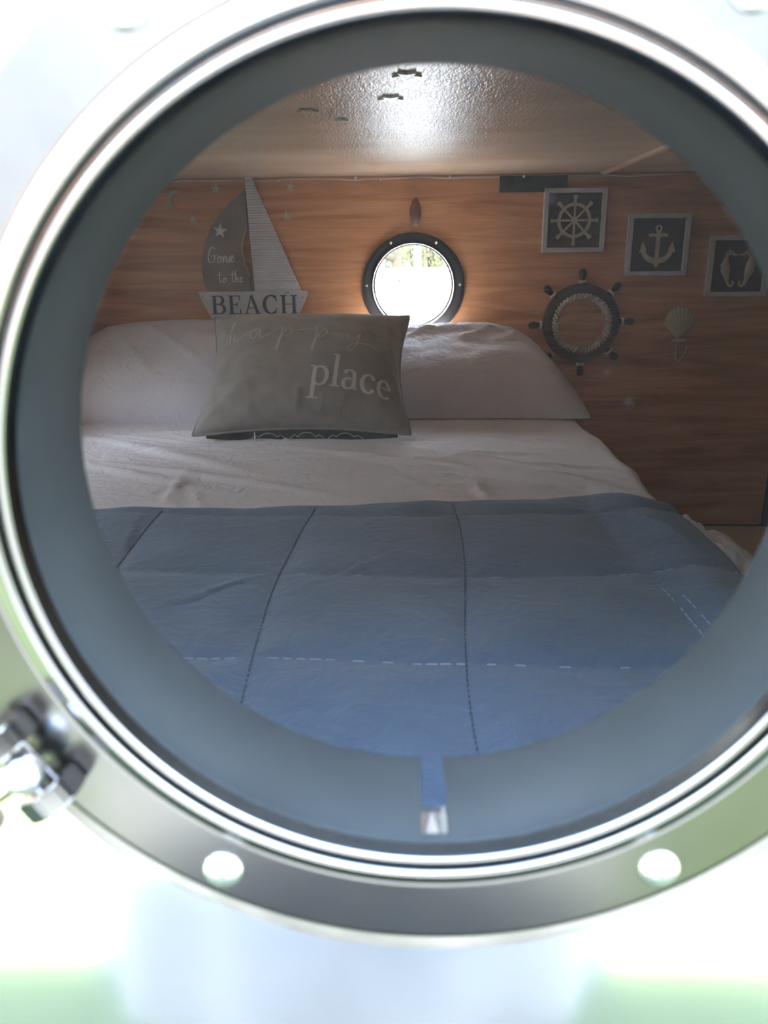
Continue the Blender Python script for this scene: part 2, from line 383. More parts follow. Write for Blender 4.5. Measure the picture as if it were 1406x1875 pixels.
def star_poly(cx, cz, R, r, rot, n=5):
    return [(cx+(R if k % 2 == 0 else r)*math.cos(rot+PI*k/n), cz+(R if k % 2 == 0 else r)*math.sin(rot+PI*k/n)) for k in range(2*n)]

# ================================================================ THE SHELL
YN, YNI, YF = .2195, .239, 2.35
ZF, ZC = .443, 1.456
PX, PZ = .007, 1.1826           # near porthole centre
QX, QZ = .0105, 1.1645          # far porthole centre
o = obj('wall_near', plate_hole(bmesh.new(), -1.35, 1.35, .40, 1.53, PX, PZ, .1245, YN+.0015, YNI), M_wood, smooth=False); tag(o, 'inner plywood of the camera-side trailer wall', 'wall', kind='structure')
o = obj('wall_exterior', plate_hole(bmesh.new(), -1.36, 1.36, .36, 1.56, PX, PZ, .126, YN, YN+.0012), M_skin, smooth=False); tag(o, 'pale aluminium trailer skin around the near porthole', 'wall', kind='structure')
o = obj('wall_far', plate_hole(bmesh.new(), -1.35, 1.35, .40, 1.53, QX, QZ, .122, YF, YF+.03), M_wood, smooth=False); tag(o, 'orange plywood end wall holding the small round window and the decorations', 'wall', kind='structure')
o = obj('ceiling', box(bmesh.new(), -1.35, 1.35, YNI, YF, ZC, ZC+.05), M_ceil, smooth=False); tag(o, 'varnished wood ceiling with star stickers', 'ceiling', kind='structure')
o = obj('floor', box(bmesh.new(), -1.35, 1.35, YNI, YF, ZF-.04, ZF), M_floor, smooth=False); tag(o, 'ochre floor beside the bed', 'floor', kind='structure')
o = obj('wall_right', box(bmesh.new(), 1.32, 1.35, YNI, YF, ZF, ZC), M_wood, smooth=False); tag(o, 'right hand wall of the cabin', 'wall', kind='structure')
# left wall with an unseen opening added to let daylight onto the bed
bm = bmesh.new(); wy0, wy1, wz0, wz1 = 1.20, 1.62, 1.10, 1.30; lx = -1.02
for (a, b, c, d) in ((YNI, wy0, ZF, ZC), (wy1, YF, ZF, ZC), (wy0, wy1, ZF, wz0), (wy0, wy1, wz1, ZC)): box(bm, lx-.03, lx, a, b, c, d)
o = obj('wall_left', bm, M_wood, smooth=False); tag(o, 'left wall of the cabin beside the bed', 'wall', kind='structure')
portal((lx-.035, (wy0+wy1)/2, (wz0+wz1)/2), (math.radians(90), 0, math.radians(-90)), wy1-wy0, wz1-wz0)
# ceiling batten, running towards the far wall, with a slight roundness
bm = bmesh.new(); prof = [(.516+.022*t, ZC-.007*math.sin(PI*t)) for t in [i/10 for i in range(11)]]
A = [bm.verts.new((x, YNI, z)) for x, z in prof]; B = [bm.verts.new((x, YF, z)) for x, z in prof]
for i in range(10): bm.faces.new((A[i], A[i+1], B[i+1], B[i]))
bm.faces.new(A); bm.faces.new(B)
o = obj('trim_1', bm, mat('batten_wood', rough=.4, build=vary((.42, .27, .17), (.50, .33, .21), ns=9))); tag(o, 'rounded wooden batten across the ceiling on the right', 'trim', kind='structure')
o = obj('trim_2', box(bmesh.new(), 1.079, 1.10, YF-.012, YF, ZF, .66, .002), M_rubber); tag(o, 'black vertical edge strip low on the far wall', 'trim', kind='structure')
o = obj('trim_3', box(bmesh.new(), .46, 1.079, YF-.004, YF, ZF, ZF+.006, .001), M_dwood); tag(o, 'thin dark strip where the far wall meets the floor', 'trim', kind='structure')

# ================================================================ NEAR PORTHOLE (window_1)
W1 = empty('window_1', (PX, YN, PZ), 'large round steel-rimmed porthole nearest the camera', 'window', kind='structure')
C1 = (PX, 0, PZ)
def near(name, bm, m, parent=W1, **k):
    o = obj(name, bm, m, **k); under(parent, o); return o
# flat steel flange
near('flange', lathe(bmesh.new(), [(.1335, .2195), (.1335, .2160), (.1345, .2153), (.1348, .2153), (.1549, .2153), (.1553, .2153), (.1570, .2160), (.1576, .2175), (.1576, .2195)], C1, n=192), M_steel)
# double-beaded chrome ring
prof = [(.1212, .2200), (.1214, .2162)]
prof += [(.1232+.0016*math.cos(a), .2150-.0018*math.sin(a)) for a in [PI*(1-i/8) for i in range(9)]]
prof += [(.1252, .2162), (.1260, .2162)]
prof += [(.1279+.0018*math.cos(a), .2146-.0026*math.sin(a)) for a in [PI*(1-i/8) for i in range(9)]]
prof += [(.1302, .2146), (.1325, .2150), (.1338, .2156), (.1338, .2200)]
near('ring', lathe(bmesh.new(), prof, C1, n=192), M_chrome)
# grey liner sleeve, with a slot at its foot where the strip meets
slot0, slot1 = .0045, .0130
bm = bmesh.new(); R0 = .1218
na = 240
def slotted(bm, r_in, r_out, y0, y1, ys):
    a_s0 = -PI/2+(slot0-PX)/r_in; a_s1 = -PI/2+(slot1-PX)/r_in
    lathe(bm, [(r_in, y0), (r_in, y1-.0012), (r_in+.0008, y1), (r_out, y1), (r_out, y0)], C1, n=na, a0=a_s1, a1=a_s0+2*PI)
    # remaining tongue in front of the slot
    lathe(bm, [(r_in, y0), (r_in, ys), (r_out, ys), (r_out, y0)], C1, n=4, a0=a_s0, a1=a_s1)
slotted(bm, R0, .1240, .2190, .2700, .2258)
near('liner', bm, M_liner)
# inside the slot: plywood edge, pale strip and a screw tip
bm = bmesh.new(); box(bm, slot0+.0002, slot1-.0002, .2262, .2388, PZ-.1264, PZ-.1242, .0004)
near('plywood_core', bm, M_rawply)
bm = bmesh.new(); box(bm, .0114, .0127, .2262, .2400, PZ-.1240, PZ-.1219, .0003)
near('seal_strip', bm, M_sealant)
bm = bmesh.new(); tube(bm, [(.0078, .2262, PZ-.1232), (.0079, .2310, PZ-.1230), (.0079, .2375, PZ-.1234)], [.0022, .0017, .0006], 10)
near('screw_tip', bm, mat('dull_screw', (.55, .48, .45), .35, .8))
# inner clamp flange, on the cabin side
near('inner_flange', lathe(bmesh.new(), [(.1245, YNI), (.1245, YNI+.004), (.152, YNI+.004), (.153, YNI)], C1, n=128, closed=True), M_blackmetal)
# glass pane
near('glass', lathe(bmesh.new(), [(.0, .2197), (.1215, .2197), (.1215, .2222), (.0, .2222)], C1, n=96), M_glass)
# sealant smeared around the flange
def wob(a, k, r, h):
    nz = noise.noise(Vector((math.cos(a)*3, math.sin(a)*3, 0))); n2 = noise.noise(Vector((math.cos(a)*17, math.sin(a)*17, 2)))
    base = .0015*(1-math.sin(a))
    if k >= 4: r += base+.0016*nz+.0008*n2
    if k == 3: r += .6*base+.001*nz
    return r, h+(.0004*n2 if 0 < k < 5 else 0)
near('sealant', lathe(bmesh.new(), [(.1562, .2195), (.1568, .2165), (.1585, .2166), (.1605, .2178), (.1618, .2188), (.1622, .2196)], C1, n=240, wob=wob), M_sealant)
# six pan-head screws
def dome(bm, c, r, h, ny=-1, n=24):
    pr = [(r*math.cos(a), ny*h*math.sin(a)) for a in [PI/2*i/7 for i in range(8)]]
    return lathe(bm, [(r, 0)]+pr, c, n=n)
def near_screw(deg):
    a = math.radians(deg); c = (PX+.1465*math.cos(a), .2153, PZ+.1465*math.sin(a))
    s = near('screw', dome(bmesh.new(), c, .0068, .0030), M_screw)
    bm = bmesh.new(); box(bm, c[0]-.0012, c[0]+.0012, c[1]-.00325, c[1]-.0026, c[2]-.00025, c[2]+.00025); box(bm, c[0]-.00025, c[0]+.00025, c[1]-.00325, c[1]-.0026, c[2]-.0012, c[2]+.0012)
    r = obj('recess', bm, M_blackmetal, smooth=False); r.parent = s
for d in (120.8, 60, -118.4, -59.2, 0.5, 180.5): near_screw(d)
# fork-shaped clamp at the lower left
def P1(u, v, dy=0):                  # local frame of the clamp: u along the rim (towards the foot), v outwards
    a = math.radians(-146.5); er = Vector((math.cos(a), 0, math.sin(a))); et = Vector((-math.sin(a), 0, math.cos(a)))
    return Vector((PX, .2153+dy, PZ))+er*(.1520+v)+et*u
cl = near('clamp', tube(bmesh.new(), [P1(-.013, .002, .0005), P1(.013, .002, .0005)], .0022, 12), M_steel)
def lug(u0):
    bm = bmesh.new()
    poly = [(-.0085, 0), (.0085, 0), (.0105, -.007), (.0075, -.0135), (-.0010, -.0165), (-.0075, -.0125), (-.0090, -.006)]
    A = [bm.verts.new(P1(u0-.0040, v, y)) for v, y in poly]; B = [bm.verts.new(P1(u0+.0040, v, y)) for v, y in poly]
    n = len(poly); bm.faces.new(A); bm.faces.new(B[::-1])
    for i in range(n): bm.faces.new((A[i], B[i], B[(i+1) % n], A[(i+1) % n]))
    bmesh.ops.bevel(bm, geom=bm.edges[:], offset=.0008, segments=2, affect='EDGES')
    l = obj('lug', bm, M_chrome); l.parent = cl
    return l
lug(-.0118); lug(.0118)
b = obj('pivot_pin', tube(bmesh.new(), [P1(-.0170, .001, -.0095), P1(.0170, .001, -.0095)], .0024, 14), M_chrome); b.parent = cl
pp = [P1(0, v, -.0095-.12*max(v, 0)) for v in [i*.004 for i in range(9)]]
b = obj('eye_bolt', tube(bmesh.new(), pp, [.0056]+[.0046]*8, 18), M_brass); b.parent = cl
bm = bmesh.new(); bmesh.ops.create_uvsphere(bm, u_segments=20, v_segments=14, radius=.0066, matrix=Matrix.Translation(P1(0, -.0005, -.0105)))
b = obj('eye_ball', bm, M_screw); b.parent = cl
bm = bmesh.new(); q = [P1(.005, .019, -.010), P1(.006, .023, -.011), P1(.006, .026, -.0115), P1(.006, .028, -.012)]
tube(bm, q, [.0062, .0070, .0068, .0050], 20); b = obj('wing_nut', bm, mat('dark_steel', (.16, .15, .13), .35, .9)); b.parent = cl

# ================================================================ FAR PORTHOLE (window_2)
W2 = empty('window_2', (QX, YF, QZ), 'small black-rimmed round window glowing white in the far wall', 'window', kind='structure')
C2 = (QX, 0, QZ)
def far(name, bm, m, parent=W2, **k):
    o = obj(name, bm, m, **k); under(parent, o); return o
far('flange', lathe(bmesh.new(), [(.1175, YF-.001), (.1180, YF-.0045), (.1195, YF-.0055), (.1430, YF-.0055), (.1448, YF-.0045), (.1450, YF)], C2, n=160), M_blackmetal)
far('liner', lathe(bmesh.new(), [(.1145, YF-.0075), (.1152, YF-.0085), (.1168, YF-.0085), (.1175, YF-.0075), (.1175, YF+.040), (.1145, YF+.040)], C2, n=160, closed=True), mat('polished_liner', (.20, .18, .165), .22, 1))
far('ring', lathe(bmesh.new(), [(.1105, YF+.040), (.1105, YF+.045), (.150, YF+.045), (.150, YF+.040)], C2, n=128, closed=True), M_chrome)
far('glass', lathe(bmesh.new(), [(0, YF+.036), (.1144, YF+.036), (.1144, YF+.039), (0, YF+.039)], C2, n=96), M_glass2)
for d in (118, 61, 178.8, 1.2, -61, -118):
    a = math.radians(d); c = (QX+.1325*math.cos(a), YF-.0055, QZ+.1325*math.sin(a))
    s = far('screw', lathe(bmesh.new(), [(.0038, 0), (.0037, -.0014), (.0028, -.0022), (.0019, -.0022), (.0016, -.0012), (0, -.0012)], c, n=20), M_screw)
bm = bmesh.new(); prism(bm, star_poly(-.030, 1.178, .0058, .0028, .7, 4), YF+.0345, YF+.0359)
o = obj('fallen_leaf', bm, mat('rusty_leaf', (.75, .35, .18), .7)); tag(o, 'tiny rust coloured leaf stuck to the glass of the far round window', 'leaf')

# ================================================================ BED
BED = .865
o = obj('bed_platform', box(bmesh.new(), -.99, .37, .262, 2.34, ZF, .74, .004), M_wood); tag(o, 'plywood platform under the mattress', 'bed base')
MT = empty('mattress', (-.3, 1.3, .74), 'mattress under a crumpled lilac grey fitted sheet', 'mattress')
bm = box(bmesh.new(), -1.0, .395, .268, 2.335, .741, BED-.012, .03); c = obj('core', bm, M_case); under(MT, c)
def seg_d(px, py, a, b):
    ax, ay = a; bx, by = b; dx, dy = bx-ax, by-ay; l2 = dx*dx+dy*dy
    t = max(0, min(1, ((px-ax)*dx+(py-ay)*dy)/l2)); qx, qy = ax+t*dx, ay+t*dy
    s = ((px-ax)*dy-(py-ay)*dx)/math.sqrt(l2)
    return math.hypot(px-qx, py-qy), s, t
folds = [((-.05, 1.66), (.40, 1.24), .008, .022), ((.02, 1.52), (.42, 1.44), .003, .012), ((-.25, 1.62), (.12, 1.42), .005, .016), ((.05, 1.40), (.36, 1.24), .005, .012),
         ((-.75, 1.75), (-.30, 1.42), .005, .02), ((-.80, 1.60), (-.35, 1.30), .004, .014), ((-.60, 1.50), (-.10, 1.26), .004, .014), ((.08, 1.60), (.30, 1.56), .003, .01),
         ((-.55, 1.78), (-.05, 1.72), .004, .018), ((.10, 1.36), (.13, 1.24), .004, .010), ((-.42, 1.42), (-.40, 1.22), .004, .012), ((.15, 1.75), (.38, 1.66), .003, .012),
         ((.24, 1.48), (.40, 1.34), .003, .008), ((.0, 1.34), (.25, 1.30), .003, .007), ((-.2, 1.55), (.2, 1.50), .003, .008)]
_r = random.Random(5)
for _ in range(34):
    fx, fy = _r.uniform(-.85, .32), _r.uniform(1.22, 1.85); fa = _r.gauss(-.25, .45); fl = _r.uniform(.05, .22)
    folds.append(((fx, fy), (min(fx+fl*math.cos(fa), .39), fy+fl*math.sin(fa)), _r.uniform(.0012, .0030), _r.uniform(.003, .007)))
def sheet_z(x, y):
    z = BED+.003*noise.noise(Vector((x*4, y*4, 0)))+.0016*noise.noise(Vector((x*13, y*17, 3)))
    for a, b, h, wd in folds:
        d, s, t = seg_d(x, y, a, b)
        if d < wd*4:
            side = wd*(.55 if s > 0 else 1.6)
            z += 1.7*h*math.exp(-(d/side)**2)*math.sin(PI*min(1, max(0, t*.96+.02)))**.5
    return z
bm = bmesh.new(); nx, ny = 250, 340; rows = []
x0s, x1s = -1.01, .424
EX = .075
for j in range(ny+1):
    y = .262+(2.342-.262)*j/ny; row = []
    for i in range(nx+1):
        s = x0s+(x1s+EX-x0s)*i/nx
        edge = x1s+.006*math.sin(y*9)+.004*math.sin(y*23)+.004*noise.noise(Vector((y*14, 0, 5)))
        rr = .03
        if s <= edge-rr: x, z = s, sheet_z(s, y)
        else:
            t = s-(edge-rr); zz = sheet_z(edge-rr, y)
            if t < rr*PI/2: x = edge-rr+rr*math.sin(t/rr); z = zz-rr*(1-math.cos(t/rr))
            else:
                t2 = t-rr*PI/2; x = edge+.010*math.sin(y*40+3*noise.noise(Vector((y*5, 0, 0))))*min(1, t2/.03)+.012*t2/.05; z = zz-rr-t2
        row.append(bm.verts.new((x, y, z)))
    rows.append(row)
for A, B in zip(rows, rows[1:]):
    for i in range(nx): bm.faces.new((A[i], A[i+1], B[i+1], B[i]))
c = obj('fitted_sheet', bm, M_sheet); under(MT, c)
# crumpled corner of sheet bunched over the edge, right of the quilt
bm = bmesh.new(); rows = []
for j in range(61):
    y = .86+.30*j/60; row = []
    for i in range(31):
        t = i/30; n1 = noise.noise(Vector((y*22, t*2.4, 1))); n2 = noise.noise(Vector((y*48, t*6, 4)))
        x = .395+.092*t+.014*n1*t; z = BED-.002-.030*t**2.2+.020*n1*math.sin(PI*t)+.007*n2
        row.append(bm.verts.new((x, y, z)))
    rows.append(row)
for A, B in zip(rows, rows[1:]):
    for i in range(30): bm.faces.new((A[i], A[i+1], B[i+1], B[i]))
c = obj('bunched_sheet', bm, M_sheet); under(MT, c)

# ---- quilt
vx = [-.83, -.60, -.37, -.150, .062, .285]; hy = [.45, .68, .900, 1.135]
QE = .388
def q_edge_y(x):      # head-side edge of the quilt
    pts = [(-1.02, 1.150), (-.49, 1.165), (-.16, 1.180), (.04, 1.205), (.20, 1.215), (.30, 1.240), (.375, 1.200), (.45, 1.09), (.52, 1.0)]
    for (a, b), (c, d) in zip(pts, pts[1:]):
        if x <= c: t = (x-a)/(c-a); t = t*t*(3-2*t); return b+(d-b)*t
    return pts[-1][1]
creases = [((-.40, 1.13), (-.365, .90), .0018, .012), ((-.10, .98), (-.02, .88), .003, .012), ((-.14, .84), (0, .99), .003, .012), ((-.15, .92), (-.27, .80), .003, .012),
           ((-.30, 1.05), (-.12, 1.12), .003, .014), ((.30, 1.18), (.37, .98), .006, .018), ((.33, 1.12), (.40, .85), .005, .016), ((.03, .80), (.06, .73), .003, .01), ((.22, .72), (.26, .62), .003, .012)]
def quilt_h(x, y, ex):
    ye = q_edge_y(x)
    dmin = 1.
    for v in vx: dmin = min(dmin, abs(x-v-.010*math.sin(y*7+v*9)))
    for h in hy: dmin = min(dmin, abs(y-h-.008*math.sin(x*8+h*5)))
    dmin = min(dmin, max(0, ye-y))
    puff = .008+.0065*(1-math.exp(-(dmin/.028)))
    z = puff+.0045*noise.noise(Vector((x*6, y*6, 9)))+.002*noise.noise(Vector((x*19, y*15, 2)))
    for a, b, h, wd in creases:
        d, s, t = seg_d(x, y, a, b)
        if d < wd*4: z += (h if s > 0 else -h*.4)*.7*math.exp(-(d/wd)**2)*math.sin(PI*min(1, max(0, t*.96+.02)))
    # a padded ridge along the right-hand border
    z += .010*math.exp(-((x-.345)/.035)**2)
    return z
def quilt_pt(s, y, up=0):
    """s runs across and then down the right side"""
    base = BED+.004
    if s < QE: return Vector((s, y, base+quilt_h(s, y, 0)+up))
    t = s-QE; hz = quilt_h(QE, y, 0); r = .026
    if t < r*PI/2:
        a = t/r; p = Vector((QE+r*math.sin(a), y, base+hz-r*(1-math.cos(a)))); return p+Vector((math.sin(a), 0, math.cos(a)))*up
    t2 = t-r*PI/2; wv = .010*math.sin(y*24)+.006*math.sin(y*51+1)
    return Vector((QE+r+.008+wv*min(1, t2/.05)+up, y, base+hz-r-t2))
def make_quilt(up, name, m, close=True):
    bm = bmesh.new(); rows = []; nx, ny = 300, 190; s0, s1 = -1.0, .50
    for j in range(ny+1):
        row = []
        for i in range(nx+1):
            s = s0+(s1-s0)*i/nx; ye = q_edge_y(s); y = .285+(ye-.285)*j/ny
            row.append(bm.verts.new(quilt_pt(s, y, 0)))
        rows.append(row)
    for A, B in zip(rows, rows[1:]):
        for i in range(nx): bm.faces.new((A[i], A[i+1], B[i+1], B[i]))
    # rounded lip along the head-side edge
    prev = rows[-1]
    for k in range(1, 7):
        a = k/6*PI*.9; cur = []
        for i in range(nx+1):
            p = rows[-1][i].co; th = .006
            cur.append(bm.verts.new((p.x, p.y+th*math.sin(a), p.z-th*(1-math.cos(a)))))
        for i in range(nx): bm.faces.new((prev[i], prev[i+1], cur[i+1], cur[i]))
        prev = cur
    return obj(name, bm, m)
quilt = make_quilt(0, 'quilt', M_quilt); tag(quilt, 'blue quilted comforter with stitched squares spread over the foot of the bed', 'quilt')
def thread(a, b, m, label, r=.0008, period=.014, duty=.72, gaps=.3, seed=1):
    """one continuous thread that dips under the cloth between stitches"""
    R_ = random.Random(seed); L = math.hypot(b[0]-a[0], b[1]-a[1]); n = int(L/.0022); pts = []; skip = {}
    for i in range(n+1):
        d = L*i/n; t = i/n; k = int(d/period)
        if k not in skip: skip[k] = R_.random() < gaps
        x = a[0]+(b[0]-a[0])*t; y = a[1]+(b[1]-a[1])*t
        if abs(b[0]-a[0]) < abs(b[1]-a[1]): x += .010*math.sin(y*7+a[0]*9)
        else: y += .008*math.sin(x*8+a[1]*5)
        up = .0009 if ((d % period)/period < duty and not skip[k]) else -.0022
        pts.append(quilt_pt(x, y, up))
    c = obj('stitched_seam', tube(bmesh.new(), pts, r, 6), m, parent=quilt); c['label'] = label
for q, v in enumerate(vx):
    if v > .2:
        thread((v, .30), (v, .86), M_thread, 'pale stitches along the right border seam', gaps=.25, seed=q)
    else: thread((v, .30), (v, q_edge_y(v)-.02), M_quiltin, 'dark stitched seam running down the bed', r=.0010, period=.009, duty=.7, gaps=0, seed=q)
for q, (h, g_) in enumerate(((.68, .35), (.900, .86), (.45, .3))): thread((-.95, h), (.40, h), M_thread, 'pale stitched seam running across the bed', gaps=g_, seed=20+q)
thread((.298, .30), (.298, .84), M_thread, 'pale stitches along the right border seam', gaps=.4, seed=31)

# ---- pillows
def pillow_mesh(W, H, T, flat=.25, pinch=.07, nse=.006, seed=0, nu=90, nv=70, wr=None, taper=0):
    def f(u, v, top):
        x = u*W*(1-pinch*(1-v*v)*abs(u)**3); y = v*H*(1-pinch*(1-u*u)*abs(v)**3)
        q = 1-.035*(abs(u)*abs(v))**7; x *= q; y *= q
        if taper: x *= 1-taper*max(0, (v+1)/2)**1.6*abs(u)
        k = max(0, (1-abs(u)**2.6))**.62*max(0, (1-abs(v)**2.6))**.62
        z = T*k*(1 if top else -flat)
        nz = noise.noise(Vector((x*7+seed, y*7, 0)))*nse*k + noise.noise(Vector((x*20+seed, y*24, 4)))*nse*.3*k
        if wr: nz += wr(u, v)*k
        return Vector((x, y, z+(nz if top else 0)))
    bm = bmesh.new(); G = {}
    for top in (1, 0):
        for j in range(nv+1):
            for i in range(nu+1):
                u = -1+2*i/nu; v = -1+2*j/nv
                e = i in (0, nu) or j in (0, nv)
                if e and (i, j, 1) in G: G[i, j, top] = G[i, j, 1]; continue
                G[i, j, top] = bm.verts.new(f(u, v, top))
        for j in range(nv):
            for i in range(nu):
                q = [G[i, j, top], G[i+1, j, top], G[i+1, j+1, top], G[i, j+1, top]]
                bm.faces.new(q if top else q[::-1])
    return bm, f
def place(o, loc, rx, rz=0, ry=0):
    o.rotation_euler = (rx, ry, rz); o.location = loc
def wr1(u, v):
    s = 0
    for a, b, h, wd in (((-.7, .45), (.1, .30), .012, .09), ((-.1, .50), (.55, .25), .012, .08), ((-.35, .62), (.6, .60), .008, .06), ((-.9, .75), (.2, .78), .007, .05), ((.1, .1), (.3, .35), .008, .06), ((-.5, .1), (-.2, .38), .008, .06), ((.35, .05), (.6, .3), .006, .05)):
        d, sd, t = seg_d(u, v, a, b); s += h*math.exp(-(d/wd)**2)*(1 if sd > 0 else .4)
    return s
bm, _ = pillow_mesh(.340, .235, .105, flat=.45, pinch=.05, nse=.010, seed=2, wr=wr1, taper=.38)
o = obj('pillow', bm, M_case); place(o, (.112, 2.125, .940), math.radians(18), math.radians(-1)); tag(o, 'grey pillow with creased top lying right of the printed cushion under the round window', 'pillow', 'bed pillows')
def wr2(u, v):
    s = 0
    for a, b, h, wd in (((.45, .60), (.93, .25), .014, .06), ((.5, .8), (.95, .5), .010, .05), ((-.6, .5), (-.1, -.5), .006, .08), ((-.2, .3), (.4, -.6), .006, .08)):
        d, sd, t = seg_d(u, v, a, b); s += h*math.exp(-(d/wd)**2)*(1 if sd > 0 else .4)
    return s
bm, _ = pillow_mesh(.350, .245, .120, flat=.42, pinch=.05, nse=.008, seed=8, wr=wr2, taper=.12)
o = obj('pillow', bm, M_case); place(o, (-.615, 2.115, .940), math.radians(22), math.radians(1)); tag(o, 'grey pillow at the left end, beneath the sailboat sign', 'pillow', 'bed pillows')

# ---- printed cushion
def wr3(u, v):
    s = 0
    for a, b, h, wd in (((-.05, -.95), (-.02, -.6), .004, .03), ((.15, -.97), (.2, -.68), .004, .03), ((.32, -.95), (.38, -.66), .004, .03), ((-.45, -.9), (-.48, -.5), .003, .04),
                        ((.8, .55), (.9, .0), .008, .05), ((.75, .2), (.9, -.35), .007, .05), ((-.85, .6), (-.8, .3), .005, .05), ((-.75, .35), (-.95, .55), .005, .04), ((.9, -.9), (.6, -.5), .006, .06), ((-.95, -.92), (-.55, -.5), .008, .08)):
        d, sd, t = seg_d(u, v, a, b); s += h*math.exp(-(d/wd)**2)
    return s
bm, cf = pillow_mesh(.246, .194, .080, flat=.65, pinch=.135, nse=.006, seed=21, nu=110, nv=90, wr=wr3)
cushion = obj('throw_cushion', bm, M_linen)
place(cushion, (-.236, 1.832, .994), math.radians(37.5), math.radians(.6)); tag(cushion, 'taupe square cushion with the words happy place, leaning in the middle of the bed', 'cushion')
def ctf(x, y, h):
    u, v = x/.246, y/.194; u = max(-.985, min(.985, u)); v = max(-.985, min(.985, v))
    return cf(u, v, 1)+Vector((0, 0, .0004+h))
bm = bmesh.new(); word(bm, 'place', .016, -.104, .076, ctf, .0003, rot=math.radians(-5), gap=.02, sx=.86, drop=.006)
bm = bm
c = obj('place_lettering', bm, M_print); c.parent = cushion; c['label'] = 'ivory serif word place'
hp = [[(0, 0), (.10, .25), (.22, .95), (.28, 1.15), (.24, .8), (.18, .0), (.25, .35), (.36, .42), (.40, .1), (.50, .02), (.62, .15)],
      [(.62, .15), (.95, .35), (1.25, .45), (1.05, .40), (.98, .15), (1.12, .02), (1.30, .40), (1.30, .05), (1.5, .1), (1.75, .30)],
      [(1.75, .30), (1.95, .52), (1.98, .3), (1.90, -.35), (1.92, -.5), (2.02, .2), (2.18, .48), (2.30, .30), (2.15, .08), (2.05, .1)],
      [(2.2, .3), (2.55, .40), (2.95, .45), (3.05, .52), (3.05, .2), (2.98, -.45), (3.02, -.5), (3.10, .1), (3.28, .45), (3.38, .25), (3.2, .05), (3.12, .12)],
      [(3.3, .25), (3.7, .20), (4.0, .22), (4.05, .05), (4.2, .02), (4.35, .25), (4.40, .30), (4.32, -.15), (4.15, -.45), (4.05, -.35), (4.3, -.1), (4.7, -.05), (5.0, -.12)]]
bm = bmesh.new(); script(bm, hp, -.200, .038, .074, ctf, .0003, .0028, rot=math.radians(-2.5))
c = obj('happy_lettering', bm, M_printf); c.parent = cushion; c['label'] = 'thin handwritten word happy'
# piping along the seam, zip edge and its pull
def seam_pt(t, off=0):
    t = (t % 1)*4; k = int(t); f = t-k
    u, v = [(-1+2*f, -1), (1, -1+2*f), (1-2*f, 1), (-1, 1-2*f)][k]
    p = cf(u*.999, v*.999, 1); return Vector((p.x, p.y, off))
bm = bmesh.new(); P = [seam_pt(i/160) for i in range(161)]; tube(bm, P, .0028, 8)
c = obj('piping', bm, M_linen); c.parent = cushion
bm = bmesh.new(); rows = []
for i in range(81):
    u = -.86+1.72*i/80; p = cf(u, -.995, 1); k = (1-u*u)
    rows.append([bm.verts.new((p.x, p.y-.002-.006*k*s_, -.002-.030*k*s_)) for s_ in (0, .5, 1)])
for A, B in zip(rows, rows[1:]):
    for k in range(2): bm.faces.new((A[k], A[k+1], B[k+1], B[k]))
c = obj('back_panel_edge', bm, M_backfab); c.parent = cushion; c['label'] = 'charcoal fabric edge with a pale curling pattern'
bm = bmesh.new()
for x0 in (-.115, -.03, .055):
    st = [[(0, 0), (.35, .35), (.55, .2), (.8, .45), (1.15, .55), (1.5, .45), (1.75, .2), (1.95, .35), (2.3, 0)]]
    for s_ in st:
        Q = smoothpts([(x0+a*.034, 0, b) for a, b in s_], 5)
        pts = []
        for q in Q:
            u = q.x/.246; k = (1-u*u); tt = .85-q.z*1.1; p = cf(u, -.995, 1)
            pts.append(Vector((q.x, p.y-.0032-.006*k*tt, -.002-.030*k*tt)))
        tube(bm, pts, .0009, 6)
c2 = obj('pattern', bm, M_print); c2.parent = c
bm = bmesh.new(); p = cf(-.42, -.995, 1); tube(bm, [p+Vector((0, -.006, -.006)), p+Vector((.001, -.016, -.015)), p+Vector((.002, -.024, -.024))], [.0014, .002, .0016], 8)
c = obj('zip_pull', bm, M_print); c.parent = cushion; c['label'] = 'pale zip pull hanging from the bottom seam'

# ================================================================ WALL DECORATIONS (on the far wall, y = YF)
def wall_tf(x, z, h): return Vector((x, YW-h, z))
# --- sailboat sign
SB = empty('sailboat_sign', (-.445, YF, 1.09), 'sailboat wall sign reading Gone to the BEACH, left of the round window', 'sign')
def sb(name, bm, m, parent=SB, **k):
    o = obj(name, bm, m, **k); under(parent, o) if parent is SB else setattr(o, 'parent', parent); return o
hull = [(-.602, 1.155), (-.289, 1.155)]+[(-.289-.036*(t**1.4), 1.155-.075*t) for t in [i/8 for i in range(1, 9)]]+[(-.566-.036*t**.75, 1.080+.075*t) for t in [i/8 for i in range(0, 8)]]
hl = sb('hull', prism(bmesh.new(), hull, YF-.020, YF-.010), M_hull, smooth=False)
YW = YF-.020
bm = bmesh.new(); word(bm, 'BEACH', -.567, 1.0925, .0515, wall_tf, .0012, gap=.20*.55, sx=1.06)
c = sb('beach_lettering', bm, M_navy, parent=hl); c['label'] = 'slate blue serif word BEACH'
for x, z in ((-.305, 1.137), (-.352, 1.150), (-.345, 1.150), (-.590, 1.143)): sb('nail', dome(bmesh.new(), (x, YF-.020, z), .0018, .0012, n=10), M_blackmetal, parent=hl)
